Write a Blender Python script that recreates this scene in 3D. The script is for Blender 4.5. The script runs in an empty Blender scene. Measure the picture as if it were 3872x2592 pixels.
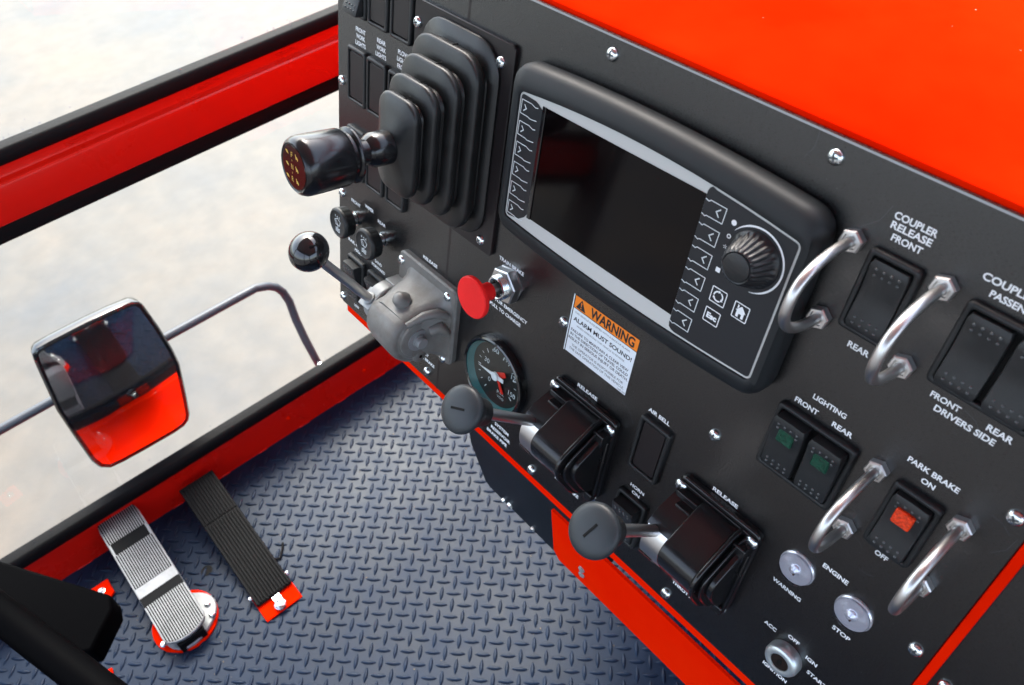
import bpy, math, random
from math import sin, cos, pi, radians, sqrt, atan2, hypot
from mathutils import Matrix, Vector

S = 0.001                      # everything below is written in millimetres
sc = bpy.context.scene
C = sc.collection
random.seed(7)

# ------------------------------------------------------------------ camera
cam = bpy.data.cameras.new('camera')
cam.lens = 28.767; cam.sensor_width = 36; cam.sensor_fit = 'HORIZONTAL'
cam.clip_start = 0.02; cam.clip_end = 400
cam.dof.use_dof = True; cam.dof.focus_distance = 0.62; cam.dof.aperture_fstop = 14
camo = bpy.data.objects.new('camera', cam); C.objects.link(camo)
camo.matrix_world = Matrix(((0.648262, -0.526719, 0.549840, 0.319148),
                            (0.758355, 0.511342, -0.404261, -0.295677),
                            (-0.068225, 0.679040, 0.730924, 0.417265),
                            (0, 0, 0, 1)))
sc.camera = camo

# ------------------------------------------------------------------ sky, sun
SUN_EL, SUN_AZ = 54, -62       # veiled sun high in front of the window, on the console side
world = bpy.data.worlds.new('World'); sc.world = world; world.use_nodes = True
wn = world.node_tree.nodes; wl = world.node_tree.links
sky = wn.new('ShaderNodeTexSky'); sky.sky_type = 'NISHITA'; sky.sun_disc = False
sky.sun_elevation = radians(SUN_EL); sky.sun_rotation = radians(SUN_AZ)
sky.air_density = 1.0; sky.dust_density = 3.5; sky.ozone_density = 1.0
bg = wn['Background']; bg.inputs['Strength'].default_value = 0.15
hs_ = wn.new('ShaderNodeHueSaturation'); hs_.inputs['Saturation'].default_value = 0.68      # thin overcast veil
wl.new(sky.outputs[0], hs_.inputs['Color']); wl.new(hs_.outputs[0], bg.inputs['Color'])
sun = bpy.data.lights.new('sun', 'SUN'); sun.energy = 1.0; sun.angle = radians(24); sun.color = (1.0, 0.95, 0.87)
suno = bpy.data.objects.new('sun', sun); C.objects.link(suno)
sd = Vector((sin(radians(SUN_AZ)) * cos(radians(SUN_EL)), cos(radians(SUN_AZ)) * cos(radians(SUN_EL)), sin(radians(SUN_EL))))
suno.rotation_euler = sd.to_track_quat('Z', 'Y').to_euler()
suno.location = sd * 20
sc.view_settings.view_transform = 'Standard'; sc.view_settings.look = 'None'
sc.view_settings.gamma = 1; sc.view_settings.use_curve_mapping = False
sc.view_settings.exposure = 2.6

# ------------------------------------------------------------------ materials
def mat(name, col, rough=0.5, metal=0.0, spec=0.5, coat=0.0, var=0.0, vscale=40, bump=0.0, bscale=300,
        stretch=(1, 1, 1), rvar=0.0, aniso=0.0, trans=0.0, ior=1.45, coat_rough=0.05, emis=None, col2=None, coords='Object'):
    m = bpy.data.materials.new(name); m.use_nodes = True
    nt = m.node_tree; b = nt.nodes['Principled BSDF']
    b.inputs['Base Color'].default_value = (*col, 1); b.inputs['Roughness'].default_value = rough
    b.inputs['Metallic'].default_value = metal; b.inputs['Specular IOR Level'].default_value = spec
    b.inputs['Coat Weight'].default_value = coat; b.inputs['Coat Roughness'].default_value = coat_rough
    b.inputs['Transmission Weight'].default_value = trans; b.inputs['IOR'].default_value = ior
    b.inputs['Anisotropic'].default_value = aniso
    if var or bump or rvar:
        tc = nt.nodes.new('ShaderNodeTexCoord'); mp = nt.nodes.new('ShaderNodeMapping')
        mp.inputs['Scale'].default_value = stretch
        nt.links.new(tc.outputs[coords], mp.inputs['Vector'])
    if var or rvar:
        n = nt.nodes.new('ShaderNodeTexNoise'); n.inputs['Scale'].default_value = vscale
        n.inputs['Detail'].default_value = 6; n.inputs['Roughness'].default_value = 0.6
        nt.links.new(mp.outputs[0], n.inputs['Vector'])
        if var:
            mx = nt.nodes.new('ShaderNodeMix'); mx.data_type = 'RGBA'
            c2 = col2 if col2 else tuple(min(1, c * (1 + var)) for c in col)
            c1 = tuple(c * (1 - var) for c in col) if not col2 else col
            mx.inputs[6].default_value = (*c1, 1); mx.inputs[7].default_value = (*c2, 1)
            cr = nt.nodes.new('ShaderNodeMapRange'); cr.inputs[1].default_value = 0.35; cr.inputs[2].default_value = 0.65
            nt.links.new(n.outputs['Fac'], cr.inputs[0]); nt.links.new(cr.outputs[0], mx.inputs[0])
            nt.links.new(mx.outputs[2], b.inputs['Base Color'])
        if rvar:
            mr = nt.nodes.new('ShaderNodeMapRange'); mr.inputs[1].default_value = 0.3; mr.inputs[2].default_value = 0.7
            mr.inputs[3].default_value = rough - rvar; mr.inputs[4].default_value = rough + rvar
            nt.links.new(n.outputs['Fac'], mr.inputs[0]); nt.links.new(mr.outputs[0], b.inputs['Roughness'])
    if bump:
        n2 = nt.nodes.new('ShaderNodeTexNoise'); n2.inputs['Scale'].default_value = bscale; n2.inputs['Detail'].default_value = 3
        nt.links.new(mp.outputs[0], n2.inputs['Vector'])
        bp = nt.nodes.new('ShaderNodeBump'); bp.inputs['Strength'].default_value = bump; bp.inputs['Distance'].default_value = 0.0006
        nt.links.new(n2.outputs['Fac'], bp.inputs['Height']); nt.links.new(bp.outputs[0], b.inputs['Normal'])
    if emis:
        b.inputs['Emission Color'].default_value = (*emis[0], 1); b.inputs['Emission Strength'].default_value = emis[1]
    return m

M = {}
M['red'] = mat('red_gloss_paint', (0.70, 0.009, 0.0004), 0.6, spec=0.0, rvar=0.06, vscale=7, var=0.1, col2=(0.72, 0.016, 0.001), bump=0.03, bscale=60)
M['redgloss'] = mat('red_gloss_frame_shaded', (0.54, 0.008, 0.003), 0.28, spec=0.35, rvar=0.05, vscale=5, bump=0.05, bscale=40)  # the same red, darkened in colour for the shade on the inward-facing frame
M['panel'] = mat('black_brushed_aluminium', (0.0026, 0.0026, 0.0034), 0.28, spec=1.0, coat=0.15, coat_rough=0.25, var=0.35, vscale=420, stretch=(1, 40, 1),
                 rvar=0.05, bump=0.10, bscale=900)
M['panel_edge'] = mat('lit_edge_grey', (0.35, 0.36, 0.38), 0.4, metal=0.8)
M['blackpaint'] = mat('satin_black_powder_coat', (0.010, 0.010, 0.011), 0.22, spec=0.5, rvar=0.06, vscale=60, bump=0.10, bscale=500)
M['plate'] = mat('dark_painted_steel_plate', (0.014, 0.011, 0.012), 0.33, spec=0.38)
M['rubber'] = mat('matt_black_rubber', (0.011, 0.0112, 0.0115), 0.40, spec=0.5, var=0.25, vscale=60, rvar=0.08, bump=0.12, bscale=400)
M['seal'] = mat('black_rubber_seal', (0.005, 0.005, 0.0055), 0.6, spec=0.12, bump=0.05)
M['plastic'] = mat('textured_black_plastic', (0.012, 0.013, 0.014), 0.46, spec=0.45, var=0.12, vscale=90, bump=0.22, bscale=1300)
M['plastic_grey'] = mat('textured_charcoal_plastic', (0.018, 0.019, 0.020), 0.42, spec=0.45, var=0.15, vscale=90, bump=0.2, bscale=1300)
M['gloss'] = mat('glossy_black_plastic', (0.008, 0.008, 0.009), 0.10, spec=0.6, coat=0.4, rvar=0.03, vscale=60)
M['knob'] = mat('worn_glossy_black_plastic', (0.008, 0.008, 0.009), 0.20, spec=0.6, rvar=0.07, vscale=80, bump=0.06, bscale=900)
M['capgrey'] = mat('matt_slate_plastic', (0.024, 0.029, 0.033), 0.40, spec=0.4, var=0.06, vscale=30, bump=0.05, bscale=900)
M['hole'] = mat('unlit_recess_black', (0.004, 0.004, 0.004), 0.7, spec=0.2)
M['chrome'] = mat('bright_zinc', (0.74, 0.80, 0.82), 0.24, metal=1.0, rvar=0.06, vscale=200)
M['steel'] = mat('brushed_stainless_steel', (0.66, 0.65, 0.64), 0.34, metal=1.0)
M['polished'] = mat('polished_steel_tube', (0.58, 0.57, 0.56), 0.35, metal=1.0, rvar=0.04, vscale=80)
M['cast'] = mat('raw_grey_casting', (0.175, 0.175, 0.17), 0.46, metal=0.15, spec=0.4, var=0.22, vscale=45, bump=0.25, bscale=420, rvar=0.06,
                col2=(0.125, 0.117, 0.105))
M['castplain'] = mat('machined_grey_casting', (0.25, 0.26, 0.265), 0.48, metal=0.3, bump=0.12)
M['redplastic'] = mat('coral_red_plastic', (0.80, 0.018, 0.018), 0.5, spec=0.2, bump=0.08, bscale=900, var=0.06)
M['white'] = mat('white_print', (0.78, 0.80, 0.82), 0.5)
M['silverprint'] = mat('pale_grey_print', (0.62, 0.66, 0.68), 0.45)
M['paper'] = mat('white_vinyl', (0.72, 0.77, 0.82), 0.35, var=0.02)
M['orange'] = mat('orange_vinyl', (0.86, 0.22, 0.012), 0.35)
M['ink'] = mat('black_ink', (0.01, 0.01, 0.014), 0.4)
M['bezel'] = mat('soft_black_display_housing', (0.013, 0.015, 0.017), 0.54, spec=0.32, bump=0.10, bscale=1600, rvar=0.04, vscale=30)
M['dialk'] = mat('satin_dial_plastic', (0.012, 0.013, 0.015), 0.36, spec=0.5)
M['keys'] = mat('slate_membrane', (0.010, 0.012, 0.016), 0.36, spec=0.5, bump=0.04, bscale=900)
M['strip'] = mat('light_grey_membrane', (0.50, 0.505, 0.49), 0.38)
M['screen'] = mat('dark_screen_glass', (0.0022, 0.0012, 0.0014), 0.07, spec=0.24, rvar=0.02, vscale=20)
M['ring'] = mat('teal_wall_reflection', (0.045, 0.17, 0.175), 0.35)
M['dial'] = mat('black_dial', (0.008, 0.009, 0.009), 0.35)
M['rednd'] = mat('red_needle', (0.7, 0.02, 0.01), 0.35)
M['nameplate'] = mat('maroon_disc', (0.035, 0.008, 0.006), 0.16, spec=0.6)
M['yellow'] = mat('ochre_print', (0.62, 0.40, 0.07), 0.4)
M['green'] = mat('dark_green_lens', (0.002, 0.045, 0.025), 0.22, spec=0.5, var=0.4, vscale=500, bump=0.8, bscale=900)
M['amber'] = mat('orange_red_lens', (0.80, 0.045, 0.005), 0.22, spec=0.6, var=0.4, vscale=500, bump=0.8, bscale=900)
M['lensback'] = mat('lens_reflector', (0.62, 0.63, 0.68), 0.22, metal=0.6)
M['alu'] = mat('scuffed_cast_aluminium', (0.25, 0.26, 0.27), 0.46, metal=0.35, var=0.18, vscale=28, rvar=0.08, bump=0.08)
M['groove'] = mat('blackened_groove', (0.004, 0.0045, 0.005), 0.6, spec=0.12)
M['floor'] = mat('rubber_mat_blue_sheen', (0.0060, 0.0145, 0.034), 0.43, spec=0.19, var=0.16, vscale=18, rvar=0.06, bump=0.06, bscale=500)  # dark rubber; blue of the reflected sky is put into its colour
M['darkmetal'] = mat('black_coated_sheet', (0.006, 0.008, 0.011), 0.5, spec=0.35, var=0.3, vscale=8, bump=0.5, bscale=18)
M['blacktube'] = mat('black_steel', (0.001, 0.001, 0.0013), 0.55, spec=0.012)
M['mirror'] = mat('mirror_glass', (0.50, 0.47, 0.49), 0.05, metal=1.0, rvar=0.02, vscale=60)
M['armtube'] = mat('grey_steel_tube', (0.045, 0.052, 0.066), 0.4, metal=0.1)
M['doorp'] = mat('dark_door_lining', (0.035, 0.03, 0.032), 0.6)
M['liner'] = mat('grey_cab_lining', (0.11, 0.11, 0.115), 0.6)
M['roof'] = mat('cab_headliner', (0.45, 0.45, 0.45), 0.7)
M['grille'] = mat('dark_chassis_steel', (0.03, 0.032, 0.034), 0.5, bump=0.5, bscale=80)
M['key'] = mat('dark_key_barrel', (0.05, 0.035, 0.03), 0.25, metal=0.7)
M['knurl'] = mat('knurled_zinc', (0.58, 0.64, 0.66), 0.36, metal=0.8)

def glass_mat(name, tint, rough=0.02, fac=None):
    m = bpy.data.materials.new(name); m.use_nodes = True; nt = m.node_tree
    for n in list(nt.nodes):
        if n.type == 'BSDF_PRINCIPLED': nt.nodes.remove(n)
    out = [n for n in nt.nodes if n.type == 'OUTPUT_MATERIAL'][0]
    t = nt.nodes.new('ShaderNodeBsdfTransparent'); t.inputs[0].default_value = (*tint, 1)
    g = nt.nodes.new('ShaderNodeBsdfGlossy'); g.inputs['Roughness'].default_value = rough
    f = nt.nodes.new('ShaderNodeFresnel'); f.inputs[0].default_value = 1.45
    mx = nt.nodes.new('ShaderNodeMixShader')
    ge = nt.nodes.new('ShaderNodeNewGeometry'); iv = nt.nodes.new('ShaderNodeMath'); iv.operation = 'MULTIPLY_ADD'
    iv.inputs[1].default_value = -1; iv.inputs[2].default_value = 1
    mu = nt.nodes.new('ShaderNodeMath'); mu.operation = 'MULTIPLY'
    nt.links.new(ge.outputs['Backfacing'], iv.inputs[0]); nt.links.new(f.outputs[0], mu.inputs[0]); nt.links.new(iv.outputs[0], mu.inputs[1])
    nt.links.new(mu.outputs[0], mx.inputs[0]); nt.links.new(t.outputs[0], mx.inputs[1]); nt.links.new(g.outputs[0], mx.inputs[2])
    nt.links.new(mx.outputs[0], out.inputs[0])
    return m
M['glass'] = glass_mat('window_glass', (0.96, 0.98, 0.97))
M['lens'] = glass_mat('clear_lens', (0.92, 0.93, 0.97), 0.04)
M['gaugeglass'] = glass_mat('gauge_glass', (0.93, 0.95, 0.95), 0.03)

def ground_mat():
    m = bpy.data.materials.new('pale_concrete_yard'); m.use_nodes = True; nt = m.node_tree; b = nt.nodes['Principled BSDF']
    tc = nt.nodes.new('ShaderNodeTexCoord')
    n1 = nt.nodes.new('ShaderNodeTexNoise'); n1.inputs['Scale'].default_value = 1.1; n1.inputs['Detail'].default_value = 8; n1.inputs['Roughness'].default_value = 0.62
    n2 = nt.nodes.new('ShaderNodeTexNoise'); n2.inputs['Scale'].default_value = 9; n2.inputs['Detail'].default_value = 6
    r = nt.nodes.new('ShaderNodeValToRGB'); e = r.color_ramp.elements
    e[0].position = 0.30; e[0].color = (0.030, 0.036, 0.043, 1); e[1].position = 0.68; e[1].color = (0.090, 0.068, 0.047, 1)
    x = e.new(0.5); x.color = (0.062, 0.055, 0.046, 1)
    mx = nt.nodes.new('ShaderNodeMix'); mx.data_type = 'RGBA'; mx.blend_type = 'OVERLAY'; mx.inputs[0].default_value = 0.35
    nt.links.new(tc.outputs['Object'], n1.inputs['Vector']); nt.links.new(tc.outputs['Object'], n2.inputs['Vector'])
    nt.links.new(n1.outputs['Fac'], r.inputs[0]); nt.links.new(r.outputs[0], mx.inputs[6]); nt.links.new(n2.outputs['Fac'], mx.inputs[7])
    nt.links.new(mx.outputs[2], b.inputs['Base Color']); b.inputs['Roughness'].default_value = 0.6
    return m
M['ground'] = ground_mat()

# ------------------------------------------------------------------ mesh helpers
class MB:
    def __init__(s): s.v = []; s.f = []
    def add(s, vs, fs, T=None):
        o = len(s.v)
        for p in vs:
            p = Vector(p)
            s.v.append(T @ p if T else p)
        s.f += [tuple(i + o for i in f) for f in fs]
        return s
    def loft(s, rings, cap0=True, cap1=True, T=None, closed=False):
        n = len(rings[0]); vs = [p for r in rings for p in r]; fs = []
        K = len(rings)
        for k in range(K - 1 + (1 if closed else 0)):
            a = k * n; b = ((k + 1) % K) * n
            for i in range(n):
                j = (i + 1) % n
                fs.append((a + i, a + j, b + j, b + i))
        if not closed:
            if cap0: fs.append(tuple(reversed(range(n))))
            if cap1: fs.append(tuple(range((K - 1) * n, K * n)))
        return s.add(vs, fs, T)
    def box(s, x0, x1, y0, y1, z0, z1, T=None):
        return s.loft([[(x0, y0, z0), (x1, y0, z0), (x1, y1, z0), (x0, y1, z0)], [(x0, y0, z1), (x1, y0, z1), (x1, y1, z1), (x0, y1, z1)]], T=T)
    def slab(s, poly, z0, z1, ch=0.0, T=None):
        """extruded outline with an optional small chamfer on its top edge"""
        if ch:
            cx = sum(p[0] for p in poly) / len(poly); cy = sum(p[1] for p in poly) / len(poly)
            ins = inset(poly, ch)
            return s.loft([[(x, y, z0) for x, y in poly], [(x, y, z1 - ch) for x, y in poly], [(x, y, z1) for x, y in ins]], T=T)
        return s.loft([[(x, y, z0) for x, y in poly], [(x, y, z1) for x, y in poly]], T=T)
    def lathe(s, prof, n=40, T=None, cap0=True, cap1=True):
        rings = [[(r * cos(2 * pi * i / n), r * sin(2 * pi * i / n), z) for i in range(n)] for r, z in prof]
        return s.loft(rings, cap0, cap1, T)
    def tube(s, path, r, n=14, T=None):
        P = [Vector(p) for p in path]; rings = []
        up = None
        for i, p in enumerate(P):
            d = (P[min(i + 1, len(P) - 1)] - P[max(i - 1, 0)]).normalized()
            if up is None:
                up = Vector((0, 0, 1)) if abs(d.z) < 0.9 else Vector((1, 0, 0))
            a = (up - d * up.dot(d)).normalized(); up = a; b = d.cross(a)
            rr = r[i] if isinstance(r, (list, tuple)) else r
            rings.append([tuple(p + a * (rr * cos(2 * pi * k / n)) + b * (rr * sin(2 * pi * k / n))) for k in range(n)])
        return s.loft(rings, T=T)
    def extr(s, prof, x0, x1, T=None):
        """outline in (y, z) swept along x"""
        return s.loft([[(x0, y, z) for y, z in prof], [(x1, y, z) for y, z in prof]], T=T)

def inset(poly, d):
    n = len(poly); out = []
    A = sum(poly[i][0] * poly[(i + 1) % n][1] - poly[(i + 1) % n][0] * poly[i][1] for i in range(n))
    sg = 1 if A > 0 else -1
    for i in range(n):
        p0 = Vector(poly[i - 1]); p1 = Vector(poly[i]); p2 = Vector(poly[(i + 1) % n])
        d1 = (p1 - p0); d2 = (p2 - p1)
        if d1.length < 1e-9 or d2.length < 1e-9: out.append(tuple(p1)); continue
        d1.normalize(); d2.normalize()
        n1 = Vector((-d1.y, d1.x)) * sg; n2 = Vector((-d2.y, d2.x)) * sg
        m = (n1 + n2)
        m = m / max(0.3, m.length_squared / 2) if m.length > 1e-6 else n1
        out.append(tuple(p1 + m * d))
    return out

def rr(x0, x1, y0, y1, r, n=6):
    out = []
    for cx, cy, a in ((x1 - r, y0 + r, -90), (x1 - r, y1 - r, 0), (x0 + r, y1 - r, 90), (x0 + r, y0 + r, 180)):
        for i in range(n + 1):
            t = radians(a + 90 * i / n); out.append((cx + r * cos(t), cy + r * sin(t)))
    return out

def ring3(p, z): return [(x, y, z) for x, y in p]

def obj(name, mb, m, parent=None, ang=35, bevel=0, mw=None):
    me = bpy.data.meshes.new(name)
    me.from_pydata([tuple(p * S) for p in mb.v], [], mb.f); me.materials.append(m)
    me.validate(); me.update()
    import bmesh
    b = bmesh.new(); b.from_mesh(me); bmesh.ops.recalc_face_normals(b, faces=b.faces); b.to_mesh(me); b.free()
    for p in me.polygons: p.use_smooth = True
    me.set_sharp_from_angle(angle=radians(ang))
    o = bpy.data.objects.new(name, me); C.objects.link(o)
    if parent is not None: o.parent = parent
    if bevel:
        bv = o.modifiers.new('bevel', 'BEVEL'); bv.width = bevel * S; bv.segments = 2; bv.limit_method = 'ANGLE'; bv.angle_limit = radians(40)
        bv.harden_normals = False
    return o

TH = math.asin(0.246816)
def panelT(u, v, h=0):
    """matrix of a thing standing on the tilted fascia: local x = right, y = up the fascia, z = out of it"""
    c, s = cos(TH), sin(TH)
    R = Matrix(((1, 0, 0), (0, s, -c), (0, c, s))).to_4x4()
    return Matrix.Translation((R @ Vector((u, v, h))) * S) @ R

def empty(name, mw, label=None, cat=None, group=None, kind=None):
    o = bpy.data.objects.new(name, None); C.objects.link(o); o.empty_display_size = 0.02
    o.matrix_world = mw if isinstance(mw, Matrix) else Matrix.Translation(Vector(mw) * S)
    tag(o, label, cat, group, kind); return o
def tag(o, label=None, cat=None, group=None, kind=None):
    if label: o['label'] = label
    if cat: o['category'] = cat
    if group: o['group'] = group
    if kind: o['kind'] = kind
    return o

def text_mesh(txt, x0, x1, ytop, cap, z, bold=0.0, spacing=1.0, ext=0.0):
    cu = bpy.data.curves.new('t', 'FONT'); cu.body = txt; cu.size = 1; cu.offset = bold; cu.space_character = spacing
    cu.resolution_u = 4
    o = bpy.data.objects.new('t', cu); C.objects.link(o)
    dg = bpy.context.evaluated_depsgraph_get(); dg.update()
    me = bpy.data.meshes.new_from_object(o.evaluated_get(dg))
    xs = [v.co.x for v in me.vertices]; ys = [v.co.y for v in me.vertices]
    ax0, ax1 = min(xs), max(xs); ay0 = 0.0; ay1 = CAP
    if ax1 - ax0 < 1e-6: ax1 = ax0 + 1
    sx = (x1 - x0) / (ax1 - ax0); sy = cap / CAP
    for v in me.vertices:
        v.co = Vector(((x0 + (v.co.x - ax0) * sx) * S, (ytop - cap + v.co.y * sy) * S, z * S))
    bpy.data.objects.remove(o); bpy.data.curves.remove(cu)
    return me
CAP = 0.7
def _cap():
    global CAP
    cu = bpy.data.curves.new('t', 'FONT'); cu.body = 'H'; cu.size = 1
    o = bpy.data.objects.new('t', cu); C.objects.link(o)
    dg = bpy.context.evaluated_depsgraph_get(); dg.update()
    me = bpy.data.meshes.new_from_object(o.evaluated_get(dg))
    CAP = max(v.co.y for v in me.vertices)
    bpy.data.objects.remove(o); bpy.data.curves.remove(cu); bpy.data.meshes.remove(me)
_cap()
def lettering(txt, x0, x1, ytop, cap, z, m, parent, bold=0.012, name='lettering'):
    me = text_mesh(txt, x0, x1, ytop, cap, z, bold); me.materials.append(m); me.name = name
    o = bpy.data.objects.new(name, me); C.objects.link(o); o.parent = parent
    return o
def merge(objs, name):
    """join the meshes of several printed lines that form one print"""
    me = bpy.data.meshes.new(name); vs = []; fs = []
    m = objs[0].data.materials[0]; par = objs[0].parent
    for o in objs:
        k = len(vs); vs += [tuple(v.co) for v in o.data.vertices]; fs += [tuple(i + k for i in p.vertices) for p in o.data.polygons]
        d = o.data; bpy.data.objects.remove(o); bpy.data.meshes.remove(d)
    me.from_pydata(vs, [], fs); me.materials.append(m); me.update()
    o = bpy.data.objects.new(name, me); C.objects.link(o); o.parent = par
    return o

def hexpoly(R, a0=0): return [(R * cos(radians(a0 + 60 * i)), R * sin(radians(a0 + 60 * i))) for i in range(6)]
def line_strip(pts, w, z, mb, closed=False):
    """flat painted stroke along points (x, y)"""
    P = [Vector(p) for p in pts]; n = len(P); L = []; R_ = []
    for i in range(n):
        a = P[i - 1] if (i > 0 or closed) else P[i]; b = P[(i + 1) % n] if (i < n - 1 or closed) else P[i]
        d1 = (P[i] - a); d2 = (b - P[i])
        if d1.length < 1e-9: d1 = d2
        if d2.length < 1e-9: d2 = d1
        d1.normalize(); d2.normalize()
        n1 = Vector((-d1.y, d1.x)); n2 = Vector((-d2.y, d2.x)); m_ = n1 + n2
        m_ = m_ / max(0.4, m_.length_squared / 2)
        L.append(P[i] + m_ * w / 2); R_.append(P[i] - m_ * w / 2)
    vs = [(p.x, p.y, z) for p in L] + [(p.x, p.y, z) for p in R_]
    fs = [(i, (i + 1) % n, n + (i + 1) % n, n + i) for i in range(n if closed else n - 1)]
    mb.add(vs, fs)

# ================================================================== THE YARD AND THE CAB SHELL
ZG = -1900; ZF = -950; XW = -838
g = MB(); g.add([(-60000, -60000, ZG), (60000, -60000, ZG), (60000, 60000, ZG), (-60000, 60000, ZG)], [(0, 1, 2, 3)])
tag(obj('ground', g, M['ground']), kind='structure')

# cab floor: sheet with its raised tread lozenges
fl = MB()
fl.box(-850, 1400, -1100, 800, ZF - 12, ZF)
floor = tag(obj('floor', fl, M['floor']), kind='structure')
tr = MB()
def lozenge(cx, cy, ang, L=28.0, W=7.4, H=2.6):
    ca, sa = cos(ang), sin(ang); vs = []; n = 10
    def P(t, k):   # lens outline
        x = -cos(2 * pi * t / n); y = sin(2 * pi * t / n)
        xx = x * L / 2 * k; yy = (1 - x * x) ** 0.8 * (1 if y >= 0 else -1) * W / 2 * k
        return (cx + xx * ca - yy * sa, cy + xx * sa + yy * ca)
    for k, z in ((1.0, 0.0), (0.86, H * 0.55), (0.5, H)):
        for t in range(n):
            a, b = P(t, k); vs.append((a, b, ZF + z))
    fs = []
    for r in range(2):
        for t in range(n):
            u = (t + 1) % n; fs.append((r * n + t, r * n + u, (r + 1) * n + u, (r + 1) * n + t))
    fs.append(tuple(2 * n + t for t in range(n)))
    tr.add(vs, fs)
for i in range(-17, 17):
    for j in range(-31, 13):
        x = -301.4 + 30.2 * i; y = 155.1 + 30.6 * j
        if -832 < x < 480: lozenge(x, y, radians(-45))
        if -832 < x + 15 < 480: lozenge(x + 15.1, y + 15.3, radians(45))
tag(obj('floor_tread', tr, M['floor'], ang=60), kind='structure')
hl = MB(); hl.lathe([(10, ZF + 0.4), (8.0, ZF + 0.6)], 24, T=Matrix.Translation((-666, -328, 0)))

# grit trodden onto the mat
gr = MB()
for k in range(140):
    x = random.uniform(-800, 150); y = random.uniform(-560, 230); r = random.uniform(0.5, 1.6)
    gr.lathe([(r, ZF), (r * .8, ZF + r * .6), (r * .2, ZF + r * .8)], 5, T=Matrix.Translation((x, y, 0)))
M['grit'] = mat('pale_brown_grit', (0.16, 0.12, 0.08), 0.8)
tag(obj('floor_grit', gr, M['grit']), 'pale brown grit scattered over the tread mat', 'grit', kind='stuff')

# front window wall
fw = empty('front_window', (XW, 0, ZF), 'wide front window with red painted sill and crossbar edged in black rubber', 'window')
def W_(p): return Matrix.Translation(-Vector((XW, 0, ZF)))
TW = Matrix.Translation((-XW, 0, -ZF))
Y0, Y1 = -1100, 800
a = MB(); a.box(XW - 14, XW, Y0, Y1, ZF - 12, -862)
a.box(XW - 14, XW - 2, Y0, Y1, -862, -838)
# weld beads along the foot of the sill
for y in range(-900, 700, 97):
    L = random.uniform(18, 40); a.tube([(XW + 1, y, ZF + 1.5), (XW + 1.6, y + L / 2, ZF + 2.4), (XW + 1, y + L, ZF + 1.5)], 1.6, 8)
for v in a.v: v.x -= XW; v.z -= ZF
o = obj('sill', a, M['redgloss'], fw, bevel=1.0)
def sealmb(z0, z1, out=5, y0=Y0, y1=Y1):
    m_ = MB(); zc = (z0 + z1) / 2; hh = (z1 - z0) / 2
    prof = []
    for k in range(13):
        t = -pi / 2 + pi * k / 12
        prof.append((XW + 0.8 + out * cos(t), zc + hh * sin(t)))
    prof += [(XW - 17, z1), (XW - 17, z0)]
    m_.loft([[(x, y0, z) for x, z in prof], [(x, y1, z) for x, z in prof]])
    for v in m_.v: v.x -= XW; v.z -= ZF
    return m_
obj('rubber_seal', sealmb(-863, -832, 9), M['seal'], fw)
cb = MB()
prof = [(XW + 14, -241), (XW + 16, -239.5), (XW + 16.5, -237), (XW + 16.5, -190), (XW + 15.5, -187), (XW + 13, -185.2), (XW + 6, -184.4), (XW + 3, -183), (XW + 2, -180), (XW + 2, -169), (XW - 14, -169), (XW - 14, -241)]
cb.loft([[(x, Y0, z) for x, z in prof], [(x, Y1, z) for x, z in prof]])
for y in (-165, 30, 160):
    pth = [(XW + 2.4, y, -175), (XW + 2.4, y + 34, -173), (XW + 2.4, y + 38, -176), (XW + 2.4, y + 4, -178), (XW + 2.4, y, -175)]
    cb.tube(pth, 0.9, 6)
for v in cb.v: v.x -= XW; v.z -= ZF
obj('crossbar', cb, M['redgloss'], fw, ang=25)
obj('rubber_seal', sealmb(-273, -241, 4), M['seal'], fw)
obj('rubber_seal', sealmb(-169, -146.5, 6), M['seal'], fw)
for z0, z1 in ((-840, -262), (-150, 800)):
    gm = MB(); gm.box(XW - 10, XW - 6, Y0, Y1, z0, z1)
    for v in gm.v: v.x -= XW; v.z -= ZF
    obj('glass_pane', gm, M['glass'], fw)
for y, z in ((-40, -905), (150, -905)):
    bolts = MB(); T = Matrix.Translation((0, y, z - ZF)) @ Matrix.Rotation(pi / 2, 4, 'Y'); bolts.lathe([(4.5, 0), (4.2, 2), (1, 3)], 12, T=T); obj('rivet', bolts, M['red'], fw)
# water beads on the glass just above the lower seal
dm = MB()
for k in range(150):
    y = random.uniform(-580, 260); z = random.choice((-832, -147)) + abs(random.gauss(0, 9)); r = random.uniform(0.8, 2.4)
    T = Matrix.Translation((-5.8, y, z - ZF)) @ Matrix.Rotation(pi / 2, 4, 'Y')
    dm.lathe([(r, 0), (r * .8, r * .35), (r * .25, r * .55)], 7, T=T)
obj('water_drops', dm, M['lens'], fw)

# the rest of the cab shell, out of frame but reflected and shading
def wall(name, label, boxes, m='red', bev=0):
    w = MB()
    for b in boxes: w.box(*b)
    return tag(obj(name, w, M[m]), label, 'wall')
wall('side_wall', 'red cab side wall beyond the console with a wide open window', [(-850, 1400, 800, 830, ZF - 12, 190), (-850, 1400, 800, 830, 760, 830), (-850, -790, 800, 830, 190, 760), (1340, 1400, 800, 830, 190, 760), (240, 290, 800, 830, 190, 760)])
wall('rear_wall', 'grey lined cab rear wall with a wide window behind the driver', [(1400, 1430, -1100, 830, ZF - 12, -300), (1400, 1430, -1100, 830, 740, 830), (1400, 1430, -1100, -1040, -300, 740), (1400, 1430, 760, 830, -300, 740)], 'liner')
wall('door_wall', 'grey window frames of the cab door wall on the driver side', [(-850, 1430, -1130, -1100, 740, 830), (-850, -770, -1130, -1100, -640, 740), (330, 390, -1130, -1100, -640, 740), (1350, 1430, -1130, -1100, -640, 740)], 'liner')
wall('door_panel', 'dark lower panel of the cab door wall', [(-850, 1430, -1130, -1100, ZF - 12, -640)], 'doorp')
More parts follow.
